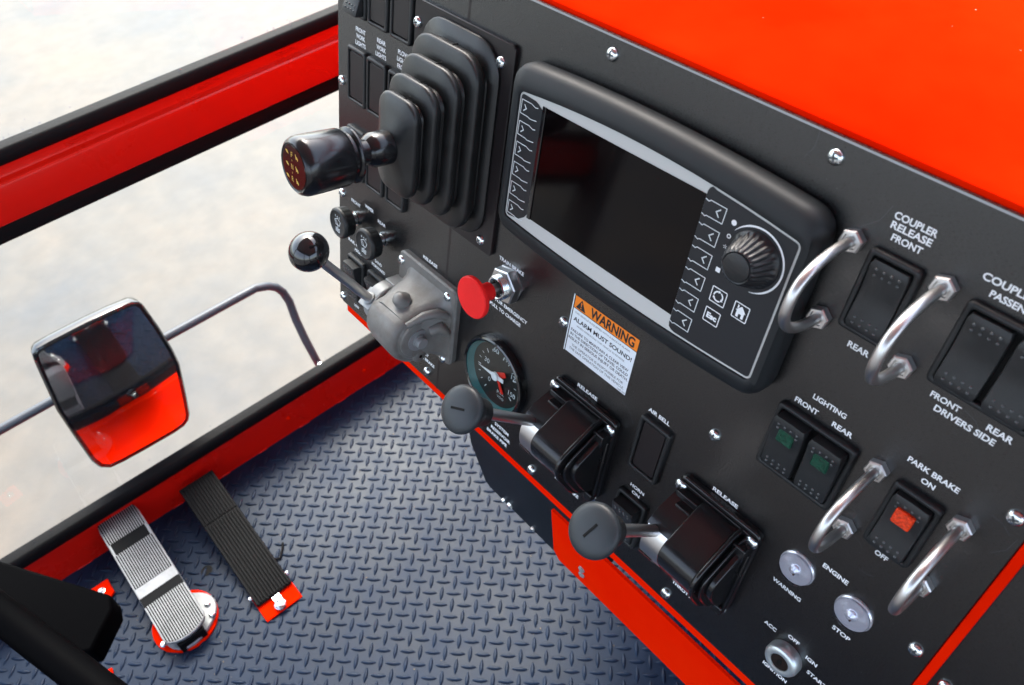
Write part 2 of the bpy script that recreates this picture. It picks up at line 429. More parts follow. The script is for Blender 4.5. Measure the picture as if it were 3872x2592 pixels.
rf = MB(); rf.box(-870, 1450, -1150, 230, 830, 860); rf.box(-870, 1450, 800, 850, 830, 860); rf.box(-870, -800, 230, 800, 830, 860); rf.box(1340, 1450, 230, 800, 830, 860)  # gap above the console is added to let sun and sky reach its top
tag(obj('cab_roof', rf, M['roof']), 'unseen grey lined cab roof with an added opening that lights the console', 'roof')

# body below the window, seen in the outside mirror
fb = empty('vehicle_front', (XW, 0, -1300), 'red vehicle front below the window seen in the outside mirror', 'vehicle body')
b1 = MB(); b1.box(-28, -13, Y0, Y1, -300, 435); obj('body_panel', b1, M['red'], fb, bevel=3)
b2 = MB()
for z in range(-280, -60, 34): b2.box(-60, -28, Y0 + 60, Y1 - 60, z, z + 16)
obj('grille', b2, M['grille'], fb)
b3 = MB(); b3.box(-150, -28, Y0, Y1, -420, -310); obj('bumper', b3, M['red'], fb, bevel=6)

# red tow bracket outside, beside the mirror arm foot
tb = empty('arm_bracket', (-866, 40, -880), 'red painted bracket outside the window at the foot of the mirror arm', 'bracket')
m_ = MB()
m_.slab(rr(-36, 22, -14, 26, 12), -8, 0, 1, T=Matrix.Translation((0, 16, 6)) @ Matrix.Rotation(radians(90), 4, 'Z'))
m_.lathe([(15, -12), (17, -6), (17, 4), (13, 9), (8, 9), (8, -4)], 24, T=Matrix.Translation((-6, 32, 8)))
m_.tube([(-2, -52, 0), (-6, -30, 8), (-4, -8, 6), (0, 30, 4)], [7, 8, 8, 6], 12)
obj('bracket_body', m_, M['red'], tb)
m_ = MB(); m_.lathe([(9, 8), (9, 14), (6, 18), (5, 30)], 6, T=Matrix.Translation((-6, 32, 0))); obj('bolt', m_, M['chrome'], tb, ang=20)
m_ = MB(); m_.slab(rr(-14, 14, -20, 20, 5), -6, 10, 2)
t2 = obj('tow_tab', m_, M['red']); t2.location = Vector((-868, -132, -878)) * S; t2.rotation_euler = (0, radians(40), 0)
tag(t2, 'small red tab showing above the window sill left of the bracket', 'bracket')

# outside mirror
mr = empty('outside_mirror', Matrix.Translation(Vector((-930, -275, -675)) * S) @ Matrix.Rotation(radians(8), 4, 'Y'), 'black framed outside mirror with rounded corners reflecting the red vehicle front', 'mirror')
mp_ = [(-88, 147), (-98, 80), (-107, 17), (-111, -63), (-114, -156), (-110, -187), (-96, -206), (-70, -211), (-24, -214), (40, -216), (62, -213), (75, -203), (82, -187), (91, -140), (101, -83), (109, -35), (110, 14), (107, 80), (101, 146), (97, 159), (86, 167), (50, 171), (8, 173), (-50, 173), (-74, 172), (-84, 164)]
T = Matrix(((0, 0, 1, 0), (1, 0, 0, 0), (0, 1, 0, 0), (0, 0, 0, 1)))
m_ = MB(); i1 = inset(mp_, 3); i2 = inset(mp_, 8)
m_.loft([ring3(inset(mp_, 14), -26), ring3(inset(mp_, 4), -16), ring3(mp_, -4), ring3(mp_, 3), ring3(i1, 6), ring3(i2, 5), ring3(i2, 1)], T=T)
obj('housing', m_, M['gloss'], mr)
m_ = MB(); rings = []
for k in range(9):
    f = 1 - k / 8.5; rings.append([(x * f, y * f, 3.4 + 3.5 * (1 - f * f)) for x, y in inset(mp_, 7.6)])
m_.loft(rings, cap0=False, T=T); obj('mirror_glass', m_, M['mirror'], mr, ang=60)
ar = empty('mirror_arm', (-866, 73, -870), 'bent grey tube arm that carries the outside mirror', 'mirror arm')
pts = [(-878, 74, -872), (-884, 73, -858), (-910, 73, -806), (-930, 75, -762), (-946, 80, -722), (-952, 76, -697), (-953, 67, -679), (-954, 53, -667), (-955, 28, -657), (-955, -10, -657), (-955, -160, -657), (-955, -386, -660), (-955, -900, -664)]
m_ = MB(); m_.tube([(x + 866, y - 73, z + 870) for x, y, z in pts], [5, 8, 8.5, 8.5] + [8.5] * 9, 14); obj('tube', m_, M['armtube'], ar)
m_ = MB(); m_.lathe([(9, -6), (9, 3), (5.5, 3), (5.5, 10)], 6, T=Matrix.Translation((-12, 1, -3))); obj('foot_nut', m_, M['chrome'], ar, ang=20)

# ================================================================== CONSOLE
con = empty('control_console', panelT(0, 0), 'red control console with a tilted black fascia carrying levers and switches', 'console')
c_, s_ = cos(TH), sin(TH)
def wy(v, h): return (v * s_ - h * c_, v * c_ + h * s_)      # fascia (v,h) -> world (y,z)
invP = panelT(0, 0).inverted()
def toP(mb):                                                # world mm -> console-local mm
    A = Matrix(((1, 0, 0), (0, s_, c_), (0, -c_, s_)))
    mb.v = [A @ p for p in mb.v]; return mb
body = MB()
yz = [wy(-214, -3), wy(182.0, -3), (640, wy(182.0, -3)[1]), (640, -620), (250, -620), (250, -300), (wy(-214, -40)[0], wy(-214, -40)[1])]
body.loft([[(x, y, z) for y, z in yz] for x in (-316, 313.0)])
obj('cabinet', toP(body), M['red'], con, bevel=1.5)
top = MB(); zt = wy(184.2, -3)[1]; yt = wy(184.2, -3)[0]
tp = [(yt + 0.6, zt - 3), (yt + 0.5, zt + 0.2), (yt + 1.6, zt + 2.4), (yt + 4.2, zt + 3.8), (yt + 8, zt + 4.2), (640, zt + 4.2), (640, zt - 2), (yt + 3, zt - 2)]
top.loft([[(x, y, z) for y, z in tp] for x in (-318, 900)])
top.box(313.2, 900, yt + 4, 640, zt - 20, zt - 2.1)
obj('top_cover', toP(top), M['red'], con, bevel=1.2)
sk = MB()
py = [(22, -214), (22, -285), (29, -295.5), (640, -293), (640, -214)]
sk.loft([[(x, -52.8, z) for x, z in py], [(x, -49.8, z) for x, z in py]])
obj('skirt', toP(sk), M['red'], con)
for z in (-269, -279):
    m_ = MB(); m_.lathe([(3.6, 0), (3.4, 1.2), (1.2, 2.2)], 14, T=Matrix.Translation((60.4, -52.8, z)) @ Matrix.Rotation(pi / 2, 4, 'X')); obj('rivet', toP(m_), M['alu'], con)
ub = MB()
ub.loft([[(x, y, z) for x, z in ((-253, -210), (-253, -480), (-232, -548), (-224, -553), (-90, -556), (-66, -532), (-20, -532), (-20, -210))] for y in (40, 240)])
obj('under_box', toP(ub), M['darkmetal'], con)
for x, z, r in ((-192, -551, 4), (-179, -549, 5.5), (-132, -551, 4)):
    m_ = MB(); m_.lathe([(r, 0), (r * .8, 3), (1, 4)], 6, T=Matrix.Translation((x, 39.5, z)) @ Matrix.Rotation(pi / 2, 4, 'X')); obj('bolt', toP(m_), M['chrome'], con, ang=20)
# right hand trim and second fascia
m_ = MB(); m_.box(313.2, 318.5, -340, 184.4, -3, 1.2); m_.box(318.5, 640, -97, -89.5, -3, 1.0)
obj('trim_strip', m_, M['red'], con, bevel=0.8)
m_ = MB(); m_.slab([(318.7, -89), (640, -89), (640, 184), (318.7, 184)], -6, -2.0)
obj('side_fascia', m_, M['panel'], con)
# black interior below the side fascia
m_ = MB(); m_.box(318.7, 640, -340, -97.5, -60, -6); obj('side_cabinet', m_, M['panel'], con)

fas = MB()
ol = rr(-325, 312.8, -202, 184, 3, 3)
ol[-8:] = ol[-8:]
# lower left corner is cut off
ol = [p for p in ol if not (p[0] < -300 and p[1] < -150)]
ol += [(-325, -193), (-324, -197), (-319, -202)]
fas.slab(ol, -2.8, 0, 0.5)
fascia = obj('fascia_panel', fas, M['panel'], con, ang=20)
sm = MB()
sm.add([(-148.4, -202, 0.06), (-145.6, -202, 0.06), (-145.6, 184, 0.06), (-148.4, 184, 0.06)], [(0, 1, 2, 3)])
M['seam'] = mat('seam_gap', (0.012, 0.008, 0.009), 0.3)
obj('seam', sm, M['seam'], fascia)
ed = MB()
line_strip([(-324, 183.2), (312, 183.2)], 1.2, 0.05, ed)  # pale line painted along the top edge, where its bevel catches light
obj('lit_edge', ed, M['panel_edge'], fascia)

def screw_mb(r=4.3, hgt=2.9):
    m_ = MB(); m_.lathe([(r, 0), (r * 0.99, 0.7), (r * 0.86, hgt * 0.62), (r * 0.6, hgt * 0.88), (r * .32, hgt), (r * .12, hgt * 0.98)], 22)
    # phillips recess
    return m_
def cross_mb(r=4.3, hgt=2.9):
    m_ = MB(); w = r * 0.13; L = r * 0.55
    for x0, x1, y0, y1 in ((-L, L, -w, w), (-w, w, -L, L)):
        m_.box(x0, x1, y0, y1, hgt * 0.80, hgt * 1.02)
    return m_
def screw(parent, u, v, h=0, r=4.5):
    T = Matrix.Translation((u, v, h)) @ Matrix.Rotation(random.uniform(0, 1.5), 4, 'Z')
    a = screw_mb(r); nf = len(a.f); c = cross_mb(r); a.add(c.v, c.f); a.v = [T @ p for p in a.v]
    o = obj('screw', a, M['chrome'], parent, ang=50)
    o.data.materials.append(M['recess'])
    for p in o.data.polygons[nf:]: p.material_index = 1
    return o, T, r
M['recess'] = mat('screw_recess', (0.10, 0.11, 0.12), 0.4, metal=0.6)
def screws(parent, lst, r=4.5, h=0):
    for u, v in lst: screw(parent, u, v, h, r)
screws(fascia, [(-8, 172.9), (149, 173.5), (303.8, 173), (-318, 172), (-163, 173), (-318.2, 45.8), (-319, -69.2), (-318, -194), (-163.9, -192), (-7.6, -194), (149.8, -193.3),
                     (303.8, 47.9), (303.8, -69.2), (303.8, -193), (-4.6, -29), (141.2, -28.9)])
scr_side, _, _ = screw(con, 326, -79.5, -2, 4.3)

# printed legends
LG = [("FRONT", -295.8, -280.7, 101.3, 3.5), ("WORK", -295.0, -281.4, 95.6, 3.5), ("LIGHTS", -296.2, -280.3, 89.8, 3.5),
      ("REAR", -263.0, -250.4, 102.0, 3.5), ("WORK", -263.7, -249.9, 96.2, 3.5), ("LIGHTS", -264.9, -249.2, 90.4, 3.5),
      ("PLOW", -232.5, -218.5, 102.4, 3.5), ("LIGHTS", -233.6, -218, 96.6, 3.5), ("FRONT", -233.0, -218, 90.8, 3.5),
      ("FRONT", -302.1, -286.2, -67.0, 3.2), ("WIPER", -278.0, -263.0, -61.6, 3.2), ("REAR", -255.6, -242.4, -67.2, 3.2),
      ("RAIL PRES", -307.5, -280.5, -114.3, 3.1), ("HIGH", -295.5, -283.5, -120.7, 3.1), ("LOW", -296, -287, -190.5, 3.1),
      ("SAND", -258.8, -246.8, -114.0, 3.1), ("FORWARD", -264.2, -240.9, -120.2, 3.1), ("REVERSE", -264, -242, -189, 3.1),
      ("RELEASE", -181.8, -160.5, -66.5, 3.2), ("APPLY", -179, -163, -171.2, 3.2), ("VEHICLE BRAKE", -189.5, -153.3, -177.6, 3.3),
      ("TRAIN BRAKE", -83.4, -53.6, -13.0, 3.1), ("PUSH FOR EMERGENCY", -95.0, -41.7, -52.9, 3.1), ("PULL TO CHARGE", -87.6, -48.6, -59.6, 3.1),
      ("SYSTEM", -61.0, -41.9, -178.2, 3.3), ("RESERVOIR", -65.2, -38.6, -185.3, 3.3), ("BRAKE PIPE", -69.8, -41.9, -192.0, 3.3),
      ("RELEASE", 21.4, 42.6, -70.9, 3.1), ("APPLY", 25.2, 40.4, -170.8, 3.2), ("TRAIN BRAKE", 18.4, 48.0, -177.0, 3.2),
      ("AIR BELL", 87.8, 107.5, -45.0, 3.2), ("HORN", 91.5, 105.3, -119.8, 3.0), ("ON", 94.6, 102.2, -125.5, 3.0),
      ("RELEASE", 153.6, 174.6, -67.3, 3.1), ("THROTTLE", 151.0, 174.1, -174.4, 3.2),
      ("COUPLER", 187.9, 210.2, 162.0, 3.6), ("RELEASE", 188.2, 209.6, 156.8, 3.6), ("FRONT", 191.0, 207.2, 151.0, 3.5), ("REAR", 193.9, 206.6, 85.9, 3.5),
      ("COUPLER RELEASE", 236.2, 284.5, 154.4, 3.6), ("PASSENGER SIDE", 242.6, 280, 148.0, 3.4), ("FRONT", 242.1, 257.8, 85.8, 3.3),
      ("REAR", 271.5, 284.4, 85.9, 3.5), ("DRIVERS SIDE", 246.8, 278.4, 79.9, 3.5),
      ("LIGHTING", 189.0, 210.5, 43.8, 3.3), ("FRONT", 180.0, 195.6, 35.0, 3.3), ("REAR", 205.2, 218.3, 34.9, 3.3),
      ("PARK BRAKE", 248.5, 277.2, 44.0, 3.4), ("ON", 259.3, 266.9, 37.0, 3.3), ("OFF", 258.6, 266.6, -24.4, 3.3),
      ("ENGINE", 238.0, 255.5, -59.3, 3.4), ("WARNING", 215.2, 236.9, -98.8, 3.1), ("STOP", 260.6, 273.0, -97.8, 3.2),
      ("ACC", 223.3, 232.9, -138.1, 3.0), ("OFF", 240.9, 249.5, -133.1, 3.1), ("IGN", 256.8, 265.3, -138.0, 3.2), ("START", 261.9, 276.8, -148.5, 3.1),
      ("IGNITION", 235.2, 254.7, -173.0, 3.1)]
for t, x0, x1, yt_, cp in LG: lettering(t, x0, x1, yt_, cp, 0.12, M['white'], fascia, 0.028)

# scratches and dust on the fascia
sc_ = MB()
for k in range(24):
    u = random.uniform(70, 308); v = random.uniform(-190, 170)
    L = random.uniform(5, 24); a_ = random.uniform(0, pi)
    line_strip([(u, v), (u + L * .5 * cos(a_), v + L * .5 * sin(a_)), (u + L * cos(a_ + .25), v + L * sin(a_ + .25))], 0.13, 0.07, sc_)
M['scratch'] = mat('fine_scratch', (0.10, 0.105, 0.12), 0.5)
obj('scratches', sc_, M['scratch'], fascia)
ds = MB()
for k in range(260):
    u = random.uniform(-320, 310); v = random.uniform(-198, 182); r = random.uniform(0.06, 0.14)
    ds.add([(u - r, v, 0.08), (u, v - r, 0.08), (u + r, v, 0.08), (u, v + r, 0.08)], [(0, 1, 2, 3)])
obj('dust', ds, M['silverprint'], fascia)
# dust and swirls on the red top
dt = MB()
for k in range(40):
    u = random.uniform(-100, 700); y = random.uniform(70, 500); r = random.uniform(0.35, 1.3)
    r *= .6; dt.lathe([(r, 0), (r * .7, r * .2)], 6, T=Matrix.Translation((u, y, zt + 4.2)))
M['speck'] = mat('pale_dust_speck', (0.8, 0.16, 0.09), 0.6)
obj('dust_specks', toP(dt), M['speck'], con)

# ================================================================== SWITCHES
def frame_mb(w, h, hb=4.2, rim=3.4, r=3.2):
    o = rr(-w / 2, w / 2, -h / 2, h / 2, r); i0 = rr(-w / 2 + rim, w / 2 - rim, -h / 2 + rim, h / 2 - rim, 1.6)
    m_ = MB(); m_.loft([ring3(o, 0), ring3(o, hb - 1.6), ring3(inset(o, 0.5), hb - .5), ring3(inset(o, 1.3), hb), ring3(inset(i0, -0.5), hb), ring3(i0, hb - .5), ring3(i0, 0.6)], cap0=False, cap1=False)
    return m_
def blank(u, v, label, w=29.3, h=50):
    t = empty('blanking_plate', panelT(u, v), label, 'blank cover', 'black blanking plates in the fascia')
    obj('frame', frame_mb(w, h), M['plastic'], t, ang=50)
    a = MB(); a.slab(rr(-w / 2 + 3.3, w / 2 - 3.3, -h / 2 + 3.3, h / 2 - 3.3, 1.6), 0.2, 1.2); obj('groove_shade', a, M['hole'], t)  # black sheet under the gap, standing in for the groove's shade
    a = MB(); a.slab(rr(-w / 2 + 4.4, w / 2 - 4.4, -h / 2 + 4.4, h / 2 - 4.4, 1.8), 1.2, 3.2, 0.4); obj('insert', a, M['plate'], t)
    return t
def paddle_mb(w, L, up, dn, mid, crown=0.35):
    """rocker paddle: side profile along y swept over the width with softened edges"""
    ys = [-L / 2 + L * k / 14 for k in range(15)]
    def zt_(y):
        t = y / (L / 2)
        return mid + (up - mid) * max(0, t) ** 1.35 + (dn - mid) * max(0, -t) ** 1.35
    m_ = MB(); rings = []
    for y in ys:
        e = 1 - max(0, abs(y) / (L / 2) - 0.93) / 0.07
        z = zt_(y) - (1 - e) * 1.4; x = w / 2 - (1 - e) * 0.9
        rings.append([(-x, y, -1), (-x, y, z - 1.2), (-x + 0.35, y, z - 0.4), (-x + 1.3, y, z), (0, y, z - crown), (x - 1.3, y, z), (x - 0.35, y, z - 0.4), (x, y, z - 1.2), (x, y, -1)])
    m_.loft(rings)
    return m_, zt_
M['dots'] = mat('polished_dots', (0.075, 0.08, 0.083), 0.25)
def dots_mb(zt_, L, w, lens=None, side=1):
    m_ = MB()
    for s in (side,):
        for r_, (dy, off) in enumerate(((L * 0.40, 0), (L * 0.32, 0.55))):
            for k in range(4):
                x = (-1.5 + k + (0.0 if r_ == 0 else 0.0)) * w * 0.20; y = s * dy
                if lens and s > 0 and r_ == 1 and k in (1, 2): continue
                z = zt_(y) - 0.35 * (1 - abs(x) / (w / 2)) 
                m_.lathe([(0.95, z - 0.1), (0.8, z + 0.5), (0.3, z + 0.75)], 8, T=Matrix.Translation((x, y, 0)))
    return m_
def rocker(u, v, label, up=9, dn=6.5, mid=6.0, w=30, h=54, n=1, lens=None, mm='plastic_grey', grp='rocker switches in the fascia'):
    t = empty('rocker_switch', panelT(u, v), label, 'rocker switch', grp)
    obj('frame', frame_mb(w, h, 4.4), M['plastic'], t, ang=50)
    a = MB(); a.slab(rr(-w / 2 + 3.3, w / 2 - 3.3, -h / 2 + 3.3, h / 2 - 3.3, 1.6), 0.15, 0.9); obj('recess', a, M['hole'], t)
    L = h - 7.6; pw = 21.2
    for k in range(n):
        cx = (k - (n - 1) / 2) * 24.2
        pm, zt_ = paddle_mb(pw, L, up, dn, mid); pm.v = [p + Vector((cx, -0.9, 0)) for p in pm.v]
        pd = obj('paddle', pm, M[mm], t, ang=40)
        for sd in (1, -1):
            d = dots_mb(zt_, L, pw, lens=lens, side=sd); d.v = [p + Vector((cx, -0.9, 0)) for p in d.v]
            obj('grip_dots', d, M['dots'], pd, ang=60)
        if lens:
            lm = MB(); y0, y1 = 3.4, 13.6; z0 = zt_(8.5)
            hz = 1.2 if lens == 'green' else 3.0
            lm.slab(rr(cx - 5.4, cx + 5.4, y0, y1, 1.1), z0 - 3, z0 + hz, 0.8)
            obj('indicator_lens', lm, M[lens], pd)
    return t
# upper left bank
rocker(-290, 136, 'black rocker switch above the FRONT WORK LIGHTS legend', up=7, dn=12, w=29, h=50, mm='plastic_grey')
blank(-258.8, 135.7, 'blanking plate above the REAR WORK LIGHTS legend')
blank(-226, 135.7, 'blanking plate in the top row beside the gear selector plate')
blank(-289.7, 59.2, 'blanking plate below the FRONT WORK LIGHTS legend')
blank(-258.8, 59.2, 'blanking plate below the REAR WORK LIGHTS legend, partly behind the rubber boot')
blank(-226.5, 59.2, 'blanking plate of the middle row mostly hidden by the rubber boot')
blank(-290.5, -14.4, 'blanking plate behind the black selector knob, lowest row against the window')
blank(-259, -14.4, 'middle blanking plate of the lowest row below the rubber boot')
blank(-226, -14.2, 'blanking plate of the lowest row nearest the display, under the boot tip')
blank(99.2, -77.3, 'lone blanking plate under the AIR BELL legend', 28.5, 51.5)
rocker(-289, -156, 'slate rocker switch at the lower left corner behind the steel lever rod', up=14, dn=7, mid=9, w=30, h=53)
rocker(-252, -155, 'rocker switch under the SAND FORWARD legend, half hidden by the grey brake valve', up=12.5, dn=5, mid=6, w=30, h=52)
rocker(98.6, -153, 'rocker switch under the HORN legend behind the throttle knob', up=15.5, dn=5, mid=8, w=29, h=49)
rocker(199.2, 117.2, 'single rocker switch between two steel hoops under COUPLER RELEASE FRONT', up=6.8, dn=6.2, mid=4.2, w=29, h=49)
rocker(263.0, 116.0, 'double rocker switch above the DRIVERS SIDE legend at the right edge', up=7.2, dn=7.0, mid=4.6, w=53, h=49.5, n=2)
rocker(199.6, 3.5, 'double rocker switch with two green lenses under the LIGHTING legend', up=12.5, dn=5.2, mid=8, w=53, h=50, n=2, lens='green')
rocker(263.2, 3.7, 'rocker switch with a raised orange lens under the PARK BRAKE legend', up=8.5, dn=8.5, mid=6.2, w=28.5, h=49, lens='amber')  # orange is the lens's own colour

# ================================================================== WARNING STICKER
st = empty('warning_sticker', panelT(0, 0), 'white and orange WARNING sticker about the back-up alarm', 'sticker')
a = MB(); a.slab([(0.2, -51.6), (66.2, -51.6), (66.2, 0.6), (0.2, 0.6)], 0, 0.14); obj('border', a, M['ink'], st)
a = MB(); a.add([(2.2, -50.9, .19), (65.5, -50.9, .19), (65.5, -10.9, .19), (2.2, -10.9, .19)], [(0, 1, 2, 3)]); a.add([(0.3, -51.5, .19), (1.3, -51.5, .19), (1.3, 0.5, .19), (0.3, 0.5, .19)], [(0, 1, 2, 3)])
obj('white_field', a, M['paper'], st)
a = MB(); a.add([(2.2, -10.3, .19), (65.5, -10.3, .19), (65.5, 0, .19), (2.2, 0, .19)], [(0, 1, 2, 3)]); obj('orange_band', a, M['orange'], st)
a = MB(); a.add([(4.0, -9.5, .24), (14.0, -9.5, .24), (9.0, -0.9, .24)], [(0, 1, 2)]); tri = obj('alert_triangle', a, M['ink'], st)
a = MB(); a.add([(8.35, -3.2, .29), (9.65, -3.2, .29), (9.3, -6.6, .29), (8.7, -6.6, .29)], [(0, 3, 2, 1)]); a.lathe([(0.62, .29), (0.6, .3)], 12, T=Matrix.Translation((9.0, -7.9, 0))); obj('exclamation_mark', a, M['orange'], tri)
ls = [lettering("WARNING", 18.6, 62.2, -1.4, 7.6, .24, M['ink'], st, 0.03)]
lettering_body = [("THIS VEHICLE IS EQUIPPED WITH A BACK-UP ALARM.", 4.4, 60.2, -13.0, 1.5, 0.0), ("ALARM MUST SOUND!", 4.2, 63.2, -17.6, 3.5, 0.024),
                  ("WHEN OPERATING THIS VEHICLE IN REVERSE.", 8.5, 57.8, -23.5, 1.5, 0.0),
                  ("FAILURE TO MAINTAIN A CLEAR VIEW", 4.0, 62.9, -28.4, 2.3, 0.018), ("IN THE DIRECTION OF TRAVEL COULD", 4.0, 63.4, -32.2, 2.3, 0.018), ("RESULT IN SERIOUS INJURY OR DEATH.", 2.9, 64.4, -36.1, 2.3, 0.018),
                  ("THE OPERATOR IS RESPONSIBLE FOR", 7.5, 61.2, -41.4, 2.1, 0.004), ("THE SAFE OPERATION OF THIS VEHICLE.", 5.6, 63.0, -45.1, 2.1, 0.004), ("LAB-200", 57.4, 65.0, -48.8, 1.4, 0.0)]
for t, x0, x1, y_, cp, bo in lettering_body: ls.append(lettering(t, x0, x1, y_, cp, .24, M['ink'], st, bo))

# ================================================================== DISPLAY UNIT
du = empty('display_unit', panelT(0, 0), 'wide black display unit with white trim, soft keys and a ribbed dial', 'display')
def bowed(x0, x1, y0, y1, r, bt, bb, n=12, cs=5):
    """rounded rectangle whose long sides bow outward"""
    pts = []
    def corner(cx, cy, a):
        for i in range(cs + 1):
            t = radians(a + 90 * i / cs); pts.append((cx + r * cos(t), cy + r * sin(t)))
    corner(x1 - r, y0 + r, -90); corner(x1 - r, y1 - r, 0)
    for i in range(1, n):
        f = i / n; pts.append((x1 - r + (x0 + 2 * r - x1) * f, y1 + bt * (1 - (2 * f - 1) ** 2)))
    corner(x0 + r, y1 - r, 90); corner(x0 + r, y0 + r, 180)
    for i in range(1, n):
        f = i / n; pts.append((x0 + r + (x1 - 2 * r - x0) * f, y0 - bb * (1 - (2 * f - 1) ** 2)))
    return pts
FH = 18.0
face = bowed(-65.0, 157.6, 38.6, 132.6, 4.0, 6.6, 4.0)
o0 = bowed(-76, 164.5, 25, 149, 15, 3.5, 4); o1 = bowed(-77.5, 165.5, 23.5, 150.5, 16, 4, 4.5)
hs = MB()
hs.loft([ring3(o0, 0), ring3(o1, 4), ring3(o1, 11), ring3(inset(o1, 1.2), 14.5), ring3(inset(o1, 4.2), 17.5), ring3(inset(face, -5), 19.6), ring3(inset(face, -1.4), 19.9), ring3(inset(face, -0.4), 19.4), ring3(face, FH - .4)], cap0=False)
obj('housing', hs, M['bezel'], du, ang=50)
a = MB(); a.loft([ring3(inset(face, 0.1), FH - .3), ring3(inset(face, 0.1), FH)]); obj('grey_trim', a, M['strip'], du)
# membrane panels
a = MB()
pr = [(96.9, 137.0), (95.2, 135.6), (94.3, 133.2), (94.0, 90), (94.4, 42), (95.0, 39.2), (97.0, 37.6)]
fr = [p for p in inset(face, 1.5)]
right = [p for p in fr if p[0] > 99]
right.sort(key=lambda p: atan2(p[1] - 85, p[0] - 128))
poly = right + [(p[0], p[1]) for p in pr]
# outline ordered counter clockwise: lower edge, right side, upper edge, left side downward
a.add([(x, y, FH + .25) for x, y in poly], [tuple(range(len(poly)))])
rightp = obj('right_key_panel', a, M['keys'], du)
left = [p for p in fr if p[0] < -52]
left.sort(key=lambda p: -(atan2(p[1] - 85, -(p[0] + 40))))
left.sort(key=lambda p: (atan2(p[1] - 85, p[0] + 45)) % (2 * pi))
pl = [(-50.5, 42.0), (-45, 46), (-42.5, 49.5), (-41.8, 88), (-42.4, 127), (-46.5, 129.5), (-49.5, 130.6)]
poly = left + pl
a = MB(); a.add([(x, y, FH + .25) for x, y in poly], [tuple(range(len(poly)))]); leftp = obj('left_key_panel', a, M['keys'], du)
# screen, slightly sunk behind a black border
a = MB()
sc_pts = [(-41.6, 130.0), (-41.6, 46.2)] + [(-41.6 + 136 * k / 8, 46.2 - 3.6 * (1 - (k / 4 - 1) ** 2) * 1.0 + 0.5 * k / 8) for k in range(1, 8)] + [(94.2, 46.6), (94.2, 131.2)] + [(94.2 - 136 * k / 8, 131.2 + 0.0 * k) for k in range(1, 8)]
sc_pts = [(-41.6, 129.9), (-41.6, 47.6), (94.2, 47.0), (94.2, 131.2)]
a.add([(x, y, FH + .3) for x, y in sc_pts], [(0, 1, 2, 3)]); scr = obj('screen', a, M['screen'], du)
a = MB(); a.slab([(-41.8, 47.4), (-38.6, 47.4), (-38.6, 130.1), (-41.8, 130.1)], FH + .2, FH + 1.4, 0.4); obj('screen_edge', a, M['gloss'], du)
# printed key outlines
kl = MB(); w_ = 0.55; zk = FH + .4
for k in range(6):
    yt_ = 129.0 - k * (129.0 - 52.9) / 5; 
    ks = MB()
    pts = [(94.6, yt_ - 0.3), (97.0, yt_ - 1.0), (98.2, yt_ + .1), (109.4, yt_), (109.1, yt_ - 9.6), (98.0, yt_ - 9.6), (96.8, yt_ - 10.4), (94.4, yt_ - 9.4)]
    line_strip(pts, w_, zk, ks); line_strip([(106.0, yt_ - 2.2), (103.4, yt_ - 4.6), (105.8, yt_ - 7.2)], 0.75, zk, ks)
    obj('key_mark', ks, M['silverprint'], rightp)
    yt_ = 127.4 - k * (127.4 - 52.0) / 5
    ks = MB()
    pts = [(-46.3, yt_ - .6), (-48.7, yt_ - 1.2), (-51.0, yt_ - .6), (-52.5, yt_), (-63.4, yt_), (-64.2, yt_ - 9.6), (-54.8, yt_ - 9.8), (-53.0, yt_ - 10.4), (-50.5, yt_ - 10.2), (-46.3, yt_ - 9.6)]
    pts[4] = (-62.3, yt_); pts[5] = (-62.6, yt_ - 9.6)
    line_strip(pts, w_, zk, ks); line_strip([(-59.6, yt_ - 2.6), (-57.4, yt_ - 5.0), (-60.0, yt_ - 7.2)], 0.75, zk, ks)
    obj('key_mark', ks, M['silverprint'], leftp)
def box_mark(x0, x1, y0, y1):
    ks = MB(); line_strip(rr(x0, x1, y0, y1, .5, 2), 0.6, zk, ks, closed=True); return ks
ks = box_mark(116.1, 126.4, 72.3, 82.1)
cx, cy = 121.2, 77.2
for a0 in (100, 220, 340):
    line_strip([(cx + 3.1 * cos(radians(a0 + t)), cy + 3.1 * sin(radians(a0 + t))) for t in range(0, 86, 12)], 0.9, zk, ks)
    e = radians(a0 - 12); c0 = (cx + 3.1 * cos(e), cy + 3.1 * sin(e))
    ks.lathe([(1.15, zk), (1.1, zk + .02)], 3, T=Matrix.Translation((c0[0], c0[1], 0)) @ Matrix.Rotation(e - pi / 2, 4, 'Z'))
obj('cycle_key_mark', ks, M['white'], rightp)
ks = box_mark(116.0, 126.4, 58.1, 67.4); obj('escape_key_mark', ks, M['white'], rightp); lettering("Esc", 117.6, 124.9, 64.4, 3.4, zk, M['white'], rightp, 0.05)
ks = box_mark(132.7, 142.6, 71.2, 81.4)
ks.add([(x, y, zk) for x, y in ((134.2, 76.4), (137.7, 80.1), (141.2, 76.4), (140.3, 76.4), (140.3, 72.4), (138.6, 72.4), (138.6, 74.8), (136.8, 74.8), (136.8, 72.4), (135.1, 72.4), (135.1, 76.4))], [tuple(range(11))])
ks.add([(x, y, zk) for x, y in ((134.9, 77.6), (135.9, 78.7), (135.9, 80.2), (134.9, 80.2))], [(0, 1, 2, 3)])
obj('home_key_mark', ks, M['white'], rightp)
ks = MB(); ks.lathe([(1.7, zk), (1.6, zk + .02)], 20, T=Matrix.Translation((116.1, 123.8, 0)))
line_strip([(115.6 + 1.1 * cos(t * pi / 8), 115.0 + 1.1 * sin(t * pi / 8)) for t in range(16)], 0.55, zk, ks, closed=True)
for t in range(5):
    e = t * pi / 2.5 + .4; line_strip([(115.3 + .3 * cos(e), 108.1 + .3 * sin(e)), (115.3 + 1.3 * cos(e), 108.1 + 1.3 * sin(e))], .3, zk, ks)
